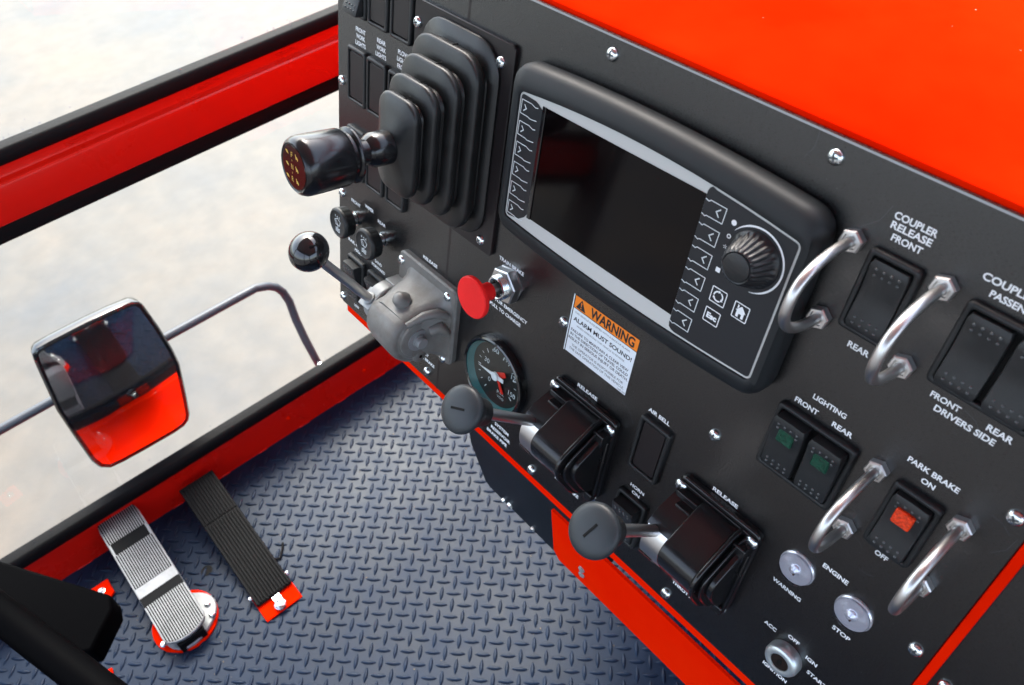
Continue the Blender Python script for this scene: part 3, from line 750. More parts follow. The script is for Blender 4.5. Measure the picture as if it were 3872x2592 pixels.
ks.add([(114.1, 91.2, zk), (117.1, 91.2, zk), (117.1, 94.2, zk), (114.1, 94.2, zk)], [(0, 1, 2, 3)])
obj('indicator_marks', ks, M['white'], rightp)
# dial with its printed arc
ks = MB(); dc = (134.0, 109.5)
arc = [(dc[0] + 19.2 * cos(radians(t)), dc[1] + 19.2 * sin(radians(t))) for t in range(-78, 152, 5)]
ks_w = MB(); n_ = len(arc)
P = [Vector(p) for p in arc]; vs = []
for i, p in enumerate(P):
    d = (p - Vector(dc)).normalized(); w2 = 1.15 * min(1, .15 + 2.2 * sin(pi * i / (n_ - 1)))
    vs += [(p.x + d.x * w2 / 2, p.y + d.y * w2 / 2, zk), (p.x - d.x * w2 / 2, p.y - d.y * w2 / 2, zk)]
ks_w.add(vs, [(2 * i, 2 * i + 1, 2 * i + 3, 2 * i + 2) for i in range(n_ - 1)]); obj('dial_arc', ks_w, M['white'], rightp)
a = MB(); N_ = 144; rings = []
for z, r0, amp in ((FH, 17.0, 0), (FH + 1.4, 16.6, 0), (FH + 1.8, 15.6, .0), (FH + 4, 14.2, .55), (FH + 9, 12.4, .75), (FH + 13.5, 10.8, .55), (FH + 15, 10.0, .15), (FH + 15.8, 9.2, 0), (FH + 15.2, 8.2, 0), (FH + 15.6, 3, 0)):
    rings.append([(dc[0] + (r0 + amp * cos(24 * 2 * pi * i / N_)) * cos(2 * pi * i / N_), dc[1] + (r0 + amp * cos(24 * 2 * pi * i / N_)) * sin(2 * pi * i / N_), z) for i in range(N_)])
a.loft(rings, cap0=False); obj('dial_knob', a, M['dialk'], du, ang=70)
a = MB(); a.lathe([(8.4, FH + 14), (8.3, FH + 15.9), (7.8, FH + 16.2)], 48, T=Matrix.Translation((dc[0], dc[1], 0))); obj('dial_cap', a, M['plastic_grey'], du)

# ================================================================== GEAR SELECTOR
gs = empty('gear_selector', panelT(-148, 66.5), 'black gear selector lever with a stepped rubber boot and cylinder knob', 'gear selector')
def G(x0, x1, y0, y1): return (x0 + 148, x1 + 148, y0 - 66.5, y1 - 66.5)
a = MB(); a.slab(rr(*G(-207.5, -90.5, -18, 151), 4), 0, 3.4, 0.5); pt = obj('base_plate', a, M['plate'], gs)
screws(pt, [(-54.6, 66.8), (44.4, 69.3), (44, -75.2), (-54, -76)], h=3.4)
a = MB(); rings = []
def R(hw, y0, y1, r, z): rings.append(ring3(rr(-hw, hw, y0, y1, r), z))
cyb = 0
rings = []
R(46, -76, 80, 26, 3.4); R(46.3, -76.5, 80.3, 26, 5.5); R(45.2, -75.5, 79.4, 26, 6.6); R(36, -66, 70, 20, 7.0)
tiers = [(40.0, -70.0, 70.5, 21, 20), (34.0, -57.5, 58.5, 19, 33.5), (28.6, -46.5, 47.0, 17, 47.5), (23.2, -39, 37.0, 14, 60)]
for k, (hw, y0, y1, r, z) in enumerate(tiers):
    b = z - 5.5
    R(hw - 5.5, y0 + 5.5, y1 - 5.5, r - 4, b - 3.5 if k else 9.5)
    R(hw - 1.6, y0 + 1.6, y1 - 1.6, r, b - (2.4 if k else 4.0)); R(hw - .2, y0 + .2, y1 - .2, r, b - 0.4); R(hw + .2, y0 - .2, y1 + .2, r, b + 3.4); R(hw - .5, y0 + .5, y1 - .5, r - .4, b + 4.6); R(hw - 1.7, y0 + 1.7, y1 - 1.7, r - 1.4, b + 5.3)
    nx = tiers[k + 1] if k < 3 else None
    if nx: R(nx[0] - 4.6, nx[1] + 4.6, nx[2] - 4.6, nx[3] - 4, b + 6.4)
    else:
        R(17, -28, 27, 12, b + 7.6); R(13, -15, 15, 11, b + 10.6); R(11, -11, 11, 10, b + 12)
a.loft(rings); obj('rubber_boot', a, M['rubber'], gs, ang=50)
# mould seam of the boot
a = MB()
for (hw, y0, y1, r, z) in tiers: a.tube([(5, y1 + .0, z - 8.6), (5, y1 + 0.25, z - 5), (5, y1 - .6, z - 1.8), (5, y1 - 3, z - .4)], 0.55, 6)
obj('mould_seam', a, M['hole'], gs)
a = MB(); a.lathe([(10.5, 64), (12.6, 66), (12.8, 72), (12.6, 80), (10.6, 83.5), (9.0, 85.5), (9.0, 98)], 40); obj('stem', a, M['knob'], gs)
a = MB(); a.lathe([(9, 96), (19.0, 96.3), (20.2, 97.2), (20.2, 98.6), (19.0, 99.6), (17.5, 100.5), (17.6, 103), (19.6, 104), (20.6, 106), (21.2, 133), (21.0, 137.4), (19.6, 140.8), (17.4, 142.5), (16.8, 142.0), (16.0, 141.8)], 56)
kn = obj('knob', a, M['knob'], gs, ang=45)
a = MB(); a.lathe([(15.5, 141.9), (15.3, 142.3)], 48); dsc = obj('gear_disc', a, M['nameplate'], kn)
for t, x0, x1, y in (("F", -3.2, -1.0, 10.8), ("N", -3.4, -0.8, 1.9), ("R", -3.3, -0.8, -7.2)): lettering(t, x0, x1, y, 3.9, 142.5, M['yellow'], dsc, 0.0)
a = MB()
for y in (4.0, -5.2): a.add([(-2.3, y, 142.5), (-1.9, y, 142.5), (-1.9, y + 1.3, 142.5), (-2.3, y + 1.3, 142.5)], [(0, 1, 2, 3)])
for y in (9.0, 0.1, -9.0):
    # running hare at the right, tortoise at the left
    hare = [(2.4, 1.9), (3.2, 2.3), (3.5, 1.2), (4.6, .9), (5.7, .3), (6.2, -.8), (5.9, -1.7), (5.2, -1.9), (4.9, -1.0), (4.1, -1.0), (3.5, -1.7), (3.2, -.6), (2.9, .6)]
    a.add([(x, yy + y, 142.5) for x, yy in hare], [tuple(range(len(hare)))])
    tort = [(-11.0, .9), (-10.0, .8), (-9.2, 1.2), (-8.0, .9), (-7.0, -.4), (-6.7, -1.6), (-7.6, -1.0), (-8.9, -1.0), (-9.8, -.3)]
    a.add([(x, yy + y, 142.5) for x, yy in tort], [tuple(range(len(tort)))])
obj('speed_symbols', a, M['yellow'], dsc)

# ================================================================== RED PUSH KNOB
rk = empty('emergency_knob', panelT(-67.5, -30.6), 'red mushroom push knob on a threaded nut below the TRAIN BRAKE legend', 'push knob')
a = MB(); a.slab(hexpoly(16, 10), 0, 1.2); obj('washer', a, M['steel'], rk)
a = MB(); a.loft([ring3(hexpoly(15.6, 14), 1.2), ring3(hexpoly(15.6, 14), 8.2), ring3(hexpoly(14.4, 14), 9.0)]); obj('hex_nut', a, M['steel'], rk, ang=20)
a = MB(); pr_ = [(10.0, 9.0)]
for k in range(4): pr_ += [(10.3, 9.6 + k * 1.4), (9.5, 10.3 + k * 1.4)]
pr_ += [(9.6, 14.8), (8.6, 15.2), (7.6, 14.8), (7.4, 9.5)]
a.lathe(pr_, 40, cap1=True); obj('threaded_sleeve', a, M['chrome'], rk, ang=25)
a = MB(); a.lathe([(7.35, 9.4), (7.3, 9.6)], 30); obj('sleeve_bore', a, M['key'], rk)
a = MB(); a.lathe([(4.4, 9), (4.4, 24)], 30); obj('shaft', a, M['polished'], rk)
a = MB(); a.lathe([(6.8, 20.5), (7.4, 21.2), (7.5, 29), (8.2, 32), (10.5, 34.2), (15.5, 35.2), (17.2, 36), (17.5, 37.2), (17.4, 39.2), (16.6, 40.1), (10, 40.4), (2, 40.4)], 56); obj('mushroom_head', a, M['redplastic'], rk)

# ================================================================== PRESSURE GAUGE
pg = empty('pressure_gauge', panelT(-67, -127), 'round black pressure gauge marked p.s.i. with a white needle', 'gauge')
a = MB(); a.lathe([(38.8, 0), (38.8, 5), (38.0, 7.0), (36.4, 7.8), (34.8, 7.0), (34.2, 5.6)], 72, cap0=False, cap1=False); obj('bezel', a, M['gloss'], pg)
a = MB(); a.lathe([(34.2, 6.6), (34.1, 6.0), (31.2, 0.6)], 72, cap0=False, cap1=False); obj('teal_inner_wall', a, M['ring'], pg)  # inner wall of the gauge, with its teal reflection painted in
a = MB(); a.lathe([(34.5, 0.3), (34.4, .55)], 64); dl = obj('dial_face', a, M['dial'], pg)
GX = lambda x, y: (x + 67, y + 127)
for t, x, y, w, hh in (("0", -75.2, -137, 3.2, 4.6), ("30", -81.2, -119.4, 6.4, 4.8), ("60", -71.6, -102.3, 6.4, 4.8), ("90", -55.5, -103.2, 6.4, 4.8), ("120", -44.8, -115.6, 8.6, 4.8), ("150", -45.4, -133.8, 9.0, 5.0)):
    cx, cy = GX(x, y); lettering(t, cx - w / 2, cx + w / 2, cy + hh / 2, hh, .8, M['silverprint'], dl, 0.0)
cx, cy = GX(-59.0, -141.3); lettering("p.s.i.", cx - 4.6, cx + 4.6, cy + 1.6, 3.4, .8, M['silverprint'], dl, 0.0)
cx, cy = GX(-58.6, -147.2); lettering("VDO", cx - 4.4, cx + 4.4, cy + 1.3, 2.4, .8, M['silverprint'], dl, 0.0)
a = MB(); hb = GX(-65.3, -125.4)
for k in range(16):
    t = radians(238 - k * 18); r0 = 22.8 if k % 3 else 21.6; r1 = 25.4
    line_strip([(hb[0] * .3 + r0 * cos(t), r0 * sin(t)), (hb[0] * .3 + r1 * cos(t), r1 * sin(t))], .7 if k % 3 else 1.0, .8, a)
obj('scale_marks', a, M['silverprint'], dl)
a = MB(); tip = Vector(GX(-88, -127.2)); hbv = Vector(hb); d = (tip - hbv).normalized(); pn = Vector((-d.y, d.x)); tl = hbv - d * 10.5
ppts = [tip, hbv + d * 6 - pn * 1.5, hbv + d * 3.2 - pn * 2.6, tl - pn * 1.9, tl + pn * 1.9, hbv + d * 3.2 + pn * 2.6, hbv + d * 6 + pn * 1.5]
a.slab([tuple(p) for p in ppts], 3.4, 4.0); a.lathe([(4.1, 3.2), (4.1, 5.0), (3.5, 5.6)], 28, T=Matrix.Translation((hb[0], hb[1], 0))); obj('white_needle', a, M['white'], pg)
a = MB(); d = Vector((cos(radians(35)), sin(radians(35)))); pn = Vector((-d.y, d.x)); t0 = hbv - d * 2; t1 = hbv + d * 12.5
a.slab([tuple(t0 - pn * 3.2), tuple(t1 - pn * 2.4), tuple(t1 + pn * 2.4), tuple(t0 + pn * 3.2)], 1.6, 2.2); a.slab([tuple(hbv + Vector((3, -2))), tuple(hbv + Vector((11, -14))), tuple(hbv + Vector((8, -15.4))), tuple(hbv + Vector((0, -3)))], 1.6, 2.2)
obj('red_needle', a, M['rednd'], pg)
a = MB(); a.lathe([(34.3, 6.0), (34.2, 6.2)], 64); obj('gauge_glass', a, M['gaugeglass'], pg)

# ================================================================== WASHER KNOBS
def wiper(u, v, label):
    t = empty('wiper_knob', panelT(u, v), label, 'knob', 'round wiper knobs')
    a = MB(); a.lathe([(7.2, 0), (7.2, 1.6), (5.8, 2.2), (5.8, 8.6), (4.6, 9.4)], 32); obj('chrome_collar', a, M['chrome'], t)
    a = MB(); n = 96; rings = []
    for z, r, am in ((8.8, 6, 0), (9.2, 13.2, 0), (10.2, 14.6, .0), (11.2, 15.0, .55), (17.5, 15.3, .55), (18.6, 15.8, 0.1), (20.4, 15.6, 0), (21.8, 14.4, 0), (22.2, 13.2, 0), (21.6, 12.4, 0), (21.5, 2, 0)):
        rings.append([((r - am * (i % 6 == 0) * 1.2) * cos(2 * pi * i / n), (r - am * (i % 6 == 0) * 1.2) * sin(2 * pi * i / n), z) for i in range(n)])
    a.loft(rings); kb = obj('grip', a, M['plastic'], t, ang=40)
    a = MB(); z = 21.8
    line_strip([(-5, 3), (0, 5.6), (5, 3), (3, -1.5), (-3, -1.5)], .7, z, a, closed=True)
    line_strip([(-3, 3.0), (.5, -1.6), (.5, -4.6)], .7, z, a)
    for k in (-3.6, 0, 3.6): line_strip([(k, 8.6), (k - .9, 7.2), (k + .3, 6.6)], .6, z, a)
    for yy in (-5.4, -7.0, -8.6): line_strip([(-3.6, yy), (-1, yy + .5), (1.6, yy - .3), (4, yy + .3)], .8, z, a)
    obj('wiper_symbol', a, M['silverprint'], kb)
    return t
wiper(-292.6, -85, 'round black knob with a wiper symbol under the FRONT legend, at the panel edge')
wiper(-245.8, -84, 'round black knob with a wiper symbol under the REAR legend, nearer the grey valve')

# ================================================================== BLACK VALVES
def arcp(c, R, a0, a1, n): return [(c[0] + R * cos(radians(a0 + (a1 - a0) * i / n)), c[1] + R * sin(radians(a0 + (a1 - a0) * i / n))) for i in range(n + 1)]
def black_valve(ou, ov, label, slot_ang, knob_local, pname, leg_gap=0):
    # local origin at plate centre; plate 68 x 84
    t = empty('lever_valve', panelT(ou, ov), label, 'lever valve', 'black lever valves')
    a = MB(); a.loft([ring3(rr(-34, 34, -42, 42, 5), 0), ring3(rr(-34, 34, -42, 42, 5), 4.6), ring3(rr(-33, 33, -41, 41, 4), 6.0)]); a.box(-33, 33, 36.5, 38.5, 5.8, 7.4); a.box(30.5, 32, -36, 30, 5.8, 7.6)
    pl_ = obj('base_plate', a, M['blackpaint'], t, ang=25, bevel=0.5)
    screws(pl_, [(-31.2, 33.2), (29.4, 33.2), (29.2, -39.4)], r=5.0, h=6.0)
    # housing: profile in (v,h) with a rounded nose
    ax = (1.5, 11)      # axis of the drum
    def drum(Rr, flat=True, bot=-37):
        p = [(bot, 5.5), (bot + 1, 10)]
        p += list(reversed(arcp(ax, Rr, 100, 208, 18)))
        k = Rr / 36.0
        p = [(-37, 5.5), (-36.5, 12), (-34, 18.5), (-30, 23.5), (-24, 28.8), (-16, 34.5), (-9, 39.5), (-3, 43.2), (2, 45.2), (7, 46.2), (11, 46.0), (14.5, 44.4), (17.2, 42.4), (19.5, 39.8), (35.5, 14), (36.2, 5.5)]
        return [(y * k, 5.5 + (z - 5.5) * k) for y, z in p]
    hsng = MB(); hsng.extr(drum(36), -11, 19)
    body_ = obj('housing', hsng, M['blackpaint'], t, ang=30, bevel=1.0)
    # raised rim at the right end, then the smaller end cap
    a = MB(); a.extr(drum(38.4), 19, 22.0)
    a.extr(drum(31.5), 22.0, 24.0)
    obj('end_rim', a, M['blackpaint'], t, ang=30, bevel=0.9)
    a = MB()
    def cap(Rr): return [(-30, 5.5)] + list(reversed(arcp((-1, 8), Rr, 68, 186, 16))) + [(24, 12), (24, 5.5)]
    a.extr(drum(34.6), 24.0, 26.2); a.extr(drum(29.5), 26.2, 31.0); obj('end_cap', a, M['blackpaint'], t, ang=30, bevel=1.6)
    a = MB(); a.box(22, 32.6, 22, 33, 5.5, 17); a.box(30.6, 33.4, -40, 24, 5.5, 10); a.slab(rr(25, 33, -41, -33, 2), 5.5, 13)
    obj('mounting_lug', a, M['blackpaint'], t, bevel=1.0)
    # left hand drum with the lever slot, a step block above
    a = MB()
    a.extr([(-33.5, 5.5)] + list(reversed(arcp((0, 8), 32, 118, 184, 10))) + [(ax[0] - 4, 18), (ax[0] - 4, 5.5)], -31, -19)
    a.extr([(20, 5.5)] + [(16, 18)] + list(reversed(arcp((0, 8), 32, 38, 62, 6))) + [(33, 5.5)], -31, -11)
    a.box(-31, -19, -33, 33, 5.5, 12)
    obj('slotted_drum', a, M['blackpaint'], t, ang=30, bevel=0.8)
    a = MB(); a.box(-29, -11, 27, 34.5, 5.5, 13.5); a.box(-24, -11, 22, 30, 5.5, 20); obj('step_block', a, M['blackpaint'], t, bevel=0.8)
    # silver hub sector between the blocks
    b0 = Vector((-24.0, knob_local[3], knob_local[4])); k1 = Vector(knob_local[:3])
    hubp = [(-2, 10)] + list(reversed(arcp((0, 8), 31.5, 56, 122, 12)))
    a = MB(); a.extr([(-22, 10), (22, 10)] + arcp((0, 8), 31.0, 52, 124, 14), -30.0, -12.0)
    obj('steel_hub', a, M['steel'], t, ang=50)
    ax_d = (k1 - b0).normalized()
    a = MB(); a.tube([tuple(b0 - ax_d * 8), tuple(k1 - ax_d * 10)], 4.3, 28); lever = obj('lever_rod', a, M['steel'], t, ang=60)
    # knob: ribbed skirt + smooth slotted cap
    q = ax_d.to_track_quat('Z', 'Y').to_matrix().to_4x4(); T = Matrix.Translation(k1) @ q
    a = MB(); n = 96; rings = []
    for z, r, am in ((-23, 7, 0), (-22, 10.4, 0), (-13, 11.2, 0), (-11, 12.6, .4), (-4, 15.4, .8), (-1, 16.2, .8), (0, 16.4, 0)):
        rings.append([((r - am * (1 if (i // 6) % 2 else 0)) * cos(2 * pi * i / n), (r - am * (1 if (i // 6) % 2 else 0)) * sin(2 * pi * i / n), z) for i in range(n)])
    a.loft(rings, T=T); kn_ = obj('knob_skirt', a, M['plastic'], t, ang=40)
    a = MB(); a.lathe([(16.6, -1.2), (17.3, -.2), (17.4, 1.0), (16.9, 2.6), (15.6, 4.0), (13, 5.0), (9, 5.7), (5, 6.0), (1, 6.1)], 64, T=T); cp_ = obj('knob_cap', a, M['capgrey'], t, ang=60)
    a = MB(); a.box(-5.8, 5.8, -0.85, 0.85, 4.2, 6.35, T=T @ Matrix.Rotation(radians(slot_ang), 4, 'Z')); obj('cap_slot', a, M['hole'], cp_)
    return t
# lever ends given in plate-centred millimetres: knob x, y, z, rod-root y, z
black_valve(35.5, -116.5, 'left black lever valve beside the pressure gauge, knob slot nearly level', 25, (-23.5, 65.2, 108, 17.5, 38), 'a')
black_valve(165, -113.5, 'right black lever valve above the THROTTLE legend, knob slot tilted', 75, (-24.5, 62.8, 107.5, 13.0, 37), 'b')

# ================================================================== GREY BRAKE VALVE
gv = empty('brake_valve', panelT(-166.5, -114.5), 'raw grey cast brake valve with a long steel lever and black ball', 'lever valve')
a = MB(); a.loft([ring3(rr(-43, 43, -41, 41.5, 7), 0), ring3(rr(-43.4, 43.4, -41.4, 41.8, 7), 4.8), ring3(rr(-42, 42, -40, 40.4, 6), 6.6)]); gp = obj('base_plate', a, M['cast'], gv, ang=30)
screws(gp, [(-38.8, 31.6), (31.2, 31.6), (31.8, -37.6)], r=4.6, h=6.4)
A0 = (-10.5, 27.0)
def gprof(R_, bot=-48, topv=22, k=1.0):
    p = [(bot * .82, 5.5)] + list(reversed(arcp(A0, R_, 48, 218, 22))) + [(topv, 12), (topv + 2.5, 5.5)]
    return p
a = MB(); rings = []
for x, R_, tv in ((-25.5, 24.5, 14), (-24.0, 26.8, 15.5), (-14, 28.6, 18), (0, 29.4, 20), (12, 29.8, 21.5), (16, 29.6, 21), (19.5, 28.4, 19.5), (21.5, 26.0, 17)):
    rings.append([(x, y, z) for y, z in gprof(R_, -48, tv)])
a.loft(rings); obj('drum_housing', a, M['cast'], gv, ang=45)
a = MB(); rings = []
for x, R_, tv in ((21.0, 24.5, 16), (23.0, 22.5, 14), (24, 21.5, 12)): rings.append([(x, y, z) for y, z in gprof(R_, -46, tv)])
a.loft(rings)
# cast bosses on the end face and on top
TX = Matrix.Rotation(pi / 2, 4, 'Y')
def bossX(x0, y, z, r0, r1, L, mb): mb.lathe([(r0, 0), (r0, L * .7), (r1, L)], 28, T=Matrix.Translation((x0, y, z)) @ TX)
bossX(23.5, -9, 31, 19, 17.5, 3.5, a); bossX(23.5, -29, 29, 7, 5.5, 3.6, a)
a.box(23.5, 27.2, -28, -10, 22, 36, T=Matrix.Rotation(radians(-6), 4, 'X'))
obj('end_flange', a, M['cast'], gv, ang=50)
a = MB(); a.lathe([(8.5, 0), (7.4, 4), (6.4, 8), (4.4, 9.8), (1, 10.2)], 28, T=Matrix.Translation((1, 18, 32)) @ Matrix.Rotation(radians(-42), 4, 'X')); obj('filler_boss', a, M['cast'], gv, ang=60)
a = MB(); a.lathe([(11.0, 0), (11.0, 1.0), (9.8, 1.2)], 40, T=Matrix.Translation((27.0, -8.5, 32.5)) @ TX); obj('snap_washer', a, M['alu'], gv)
for p_ in a.v: pass
a = MB(); a.lathe([(6.6, 0), (6.6, 2.0), (5.6, 2.3), (5.6, 6.0), (5.0, 6.6)], 32, T=Matrix.Translation((28.0, -8.5, 32.5)) @ TX); obj('axle_pin', a, M['castplain'], gv)
a = MB(); a.lathe([(1.6, 0), (1.5, .3)], 16, T=Matrix.Translation((27.6, -29, 29)) @ TX); obj('drain_hole', a, M['hole'], gv)
a = MB()
def gring(x0, x1, y0, y1, r, z): return ring3(rr(x0, x1, y0, y1, r, 5), z)
a.loft([gring(-30, 39, -38, 33, 9, 6.2), gring(-28, 35, -36, 29, 10, 9), gring(-27, 31, -34, 25, 11, 16), gring(-26, 27, -31, 19, 12, 30), gring(-24, 23, -28, 12, 12, 44)])
obj('housing_skirt', a, M['cast'], gv, ang=60)
a = MB(); a.tube([(24.5, 10, 44), (29, 18, 30), (33, 19, 18), (36, 14, 9)], [3, 4, 4.5, 4], 14); a.tube([(28, -2, 20), (33, 2, 13), (38, -4, 8)], [6, 6.5, 4], 14)
obj('rib', a, M['cast'], gv, ang=60)
# lever hub, clamp block and rod
a = MB(); a.lathe([(20, 0), (21.5, 1.5), (21.5, 14), (20, 15.5), (12, 16)], 40, T=Matrix.Translation((-45.5, A0[0], A0[1] - 4)) @ TX); a.box(-45, -30, -28, 12, 5.5, 20); obj('lever_hub', a, M['castplain'], gv, ang=40, bevel=0.8)
r0 = Vector((-38.5, 0.5, 41.5)); r1 = Vector((-41.0, 67.6, 100.0)); dd = (r1 - r0).normalized()
r0b = r0 - dd * 3
Tq = Matrix.Translation(r0) @ dd.to_track_quat('Z', 'X').to_matrix().to_4x4()
a = MB(); a.box(-9.5, 9.5, -8.5, 8.5, -12, 0.5, T=Tq); obj('clamp_block', a, M['castplain'], gv, bevel=0.8)
a = MB(); a.tube([tuple(r0b), tuple(r1 - dd * 8)], 4.5, 28); obj('lever_rod', a, M['steel'], gv, ang=60)
a = MB(); a.lathe([(4.6, 0), (6.2, .4), (6.2, 2), (4.8, 2.6)], 28, T=Tq); obj('rod_collar', a, M['castplain'], gv)
Tb = Matrix.Translation(r1) @ dd.to_track_quat('Z', 'X').to_matrix().to_4x4()
a = MB(); pr_ = []
for k in range(25):
    t = radians(-78 + 168 * k / 24); pr_.append((max(.2, 17.6 * cos(t)), 15.8 * sin(t) + 1))
a.lathe([(4.8, -17.5)] + pr_, 56, T=Tb); obj('ball_knob', a, M['gloss'], gv, ang=80)

# ================================================================== STEEL HOOP GUARDS
hoop_src = None
def hoop(u, v, half, label):
    global hoop_src
    if hoop_src is None:
        t = empty('hoop_guard', panelT(u, v), label, 'guard', 'steel hoop guards around the switches')
        pth = []
        Hh = 47.0
        for k in range(33):
            t_ = pi * k / 32
            cx_, sx_ = cos(t_), sin(t_)
            y = 24.4 * (abs(cx_) ** 0.86) * (1 if cx_ >= 0 else -1)
            z = Hh * (sx_ ** 0.80)
            pth.append((0, y, max(z, 0)))
        pth = [(0, 24.4, -1), (0, 24.4, 3), (0, 24.3, 7)] + [p for p in pth if p[2] > 10] + [(0, -24.3, 7), (0, -24.4, 3), (0, -24.4, -1)]
        a = MB(); a.tube(pth, 3.0, 20); obj('hoop', a, M['polished'], t, ang=80)
        for s in (1, -1):
            a = MB(); T = Matrix.Translation((0, 24.4 * s, 0))
            a.loft([ring3(hexpoly(6.5, 20), 0), ring3(hexpoly(6.8, 20), .8), ring3(hexpoly(6.8, 20), 4.6), ring3(hexpoly(6.0, 20), 5.4), ring3(hexpoly(4.6, 20), 5.5), ring3(hexpoly(4.2, 20), 4.4)], T=T)
            obj('nut', a, M['steel'], t, ang=20)
        hoop_src = t; return t
    r = hoop_src.copy(); C.objects.link(r); r.matrix_world = panelT(u, v); r['label'] = label
    for ch in list(hoop_src.children):
        c = ch.copy(); C.objects.link(c); c.parent = r
    return r
hoop(174.5, 114.5, 24, 'steel hoop guard between the display unit and the COUPLER RELEASE FRONT switch')
hoop(224.2, 114.7, 24, 'steel hoop guard between the single and double coupler switches')
hoop(238.4, 0.8, 24, 'steel hoop guard between the green LIGHTING switch and the PARK BRAKE switch')
hoop(287.2, 0.8, 24, 'steel hoop guard right of the orange PARK BRAKE switch, nearest the red trim')

# ================================================================== INDICATOR LIGHTS, IGNITION
def lamp(u, v, label):
    t = empty('indicator_light', panelT(u, v), label, 'indicator light', 'clear domed indicator lights')
    a = MB(); a.lathe([(12.2, 0), (12.2, 1.2), (11.4, 2.0)], 44); obj('rim', a, M['lensback'], t)
    a = MB(); a.lathe([(11.2, 3.2), (9.4, 1.6), (9.0, 3.0), (7.0, 1.6), (6.6, 3.0), (4.4, 1.8), (3.6, 4.6), (1.2, 6.2)], 44); obj('reflector', a, M['lensback'], t, ang=15)
    a = MB(); a.lathe([(11.5, 2.2), (11.3, 4.4), (10.2, 6.6), (8.4, 8.0), (6.2, 8.9), (6.0, 8.4), (3.6, 9.0), (3.4, 9.6), (1, 9.9)], 48, cap0=False); obj('dome_lens', a, M['lens'], t, ang=30)
    a = MB(); a.lathe([(0.8, 5.0), (0.7, 6.6), (.3, 7.0)], 14, T=Matrix.Translation((1.2, -1.4, 0))); obj('filament_bead', a, M['nameplate'], t)
    return t
lamp(225.6, -77.5, 'clear domed indicator light above the WARNING legend')
lamp(266.5, -77.5, 'clear domed indicator light above the STOP legend')
ig = empty('ignition_switch', panelT(246, -152.6), 'round knurled ignition lock with a dark keyhole', 'ignition lock')
a = MB(); n = 180; rings = []
for z, r, am in ((0, 12.0, 0), (0.6, 12.4, .3), (5.8, 12.4, .3), (6.4, 12.0, 0), (7.6, 11.6, 0), (8.6, 10.6, 0), (9.0, 8.6, 0), (8.7, 6.8, 0), (7.8, 6.5, 0)):
    rings.append([((r - am * (i % 2)) * cos(2 * pi * i / n), (r - am * (i % 2)) * sin(2 * pi * i / n), z) for i in range(n)])
a.loft(rings, cap1=False); obj('knurled_ring', a, M['knurl'], ig, ang=40)
a = MB(); a.lathe([(6.6, 7.8), (6.2, 8.4), (1, 8.5)], 36); bar = obj('key_barrel', a, M['key'], ig)
a = MB(); a.box(-0.8, 0.8, -3.6, 3.6, 8.0, 8.65, T=Matrix.Rotation(radians(-12), 4, 'Z')); a.lathe([(1.9, 8.1), (1.8, 8.6)], 14); obj('keyhole', a, M['hole'], bar)

# ================================================================== PEDALS
def pedal_outline(L, w, n=9, bow=16):
    top_ = [(w / 2 * cos(radians(180 * k / n)), L - bow + bow * sin(radians(180 * k / n)) ** .8) for k in range(n + 1)]
    return [(-w / 2, 0), (w / 2, 0)] + top_[0:]
pd_ = empty('brake_pedal', Matrix.Translation(Vector((-560, -405, ZF + 8)) * S) @ Matrix.Rotation(radians(90), 4, 'Z'), 'ribbed silver treadle brake pedal with a black band on a round base', 'pedal')
# local: y runs forward to the window (-x world), x runs along world y
TIL = radians(7)
Tp = Matrix.Translation((0, -12, 24)) @ Matrix.Rotation(TIL, 4, 'X')
Lp = 314; wp = 76
def half_round(y0, y1, w, bow0=0, bow1=0, n=10):
    p = []
    for k in range(n + 1):
        t = pi + pi * k / n; p.append((w / 2 * cos(t), y0 + bow0 + bow0 * sin(t)))
    for k in range(n + 1):
        t = pi * k / n; p.append((w / 2 * cos(t), y1 - bow1 + bow1 * sin(t)))
    return p
a = MB(); a.slab(half_round(0, Lp, wp, 20, 36), 0, 7, 1.2, T=Tp); treadle = obj('treadle', a, M['alu'], pd_, ang=30)
ribs = MB(); gap = MB(); nr = 17
def endy(x, side):
    t = min(1, abs(x) / (wp / 2)); return (20 - 20 * sqrt(1 - t * t)) if side == 0 else Lp - 36 + 36 * sqrt(1 - t * t)
for k in range(nr):
    x = -wp / 2 + 4.2 + k * (wp - 8.4) / (nr - 1)
    for y0, y1 in ((endy(x, 0) + 3, 92), (134, 215), (242, endy(x, 1) - 2)):
        gap.box(x - 1.15, x + 1.15, y0, y1, 7.05, 7.35, T=Tp)
        xr = x + (wp - 8.4) / (nr - 1) / 2
        if k < nr - 1: ribs.box(xr - .8, xr + .8, y0, y1, 6.9, 8.6, T=Tp)
obj('grooves', gap, M['groove'], treadle); obj('ribs', ribs, M['alu'], treadle)
a = MB(); a.box(-wp / 2 + .5, wp / 2 - .5, 92, 112, 7.0, 7.6, T=Tp); obj('dark_band', a, M['groove'], treadle)
a = MB(); a.box(-wp / 2 + 5, wp / 2 - 5, 215, 242, 7.0, 7.6, T=Tp); obj('dark_band', a, M['groove'], treadle)
a = MB(); a.lathe([(58, -8), (58, -4), (56, -2)], 56, T=Matrix.Translation((4, 40, 0))); obj('red_base_ring', a, M['red'], pd_)
a = MB()
tri_ = []
for a0 in ():
    for k in range(-4, 5): tri_.append((34 * cos(radians(a0)) + 23 * cos(radians(a0 + k * 14)), 38 + 34 * sin(radians(a0)) + 22 * sin(radians(a0 + k * 14))))
tri_ = [(7 + (52 + 3.5 * cos(3 * t)) * cos(t), 36 + (52 + 3.5 * cos(3 * t)) * sin(t)) for t in [2 * pi * k / 36 for k in range(36)]]
a.slab(tri_, 0, 6, 1.5); obj('base_casting', a, M['alu'], pd_)
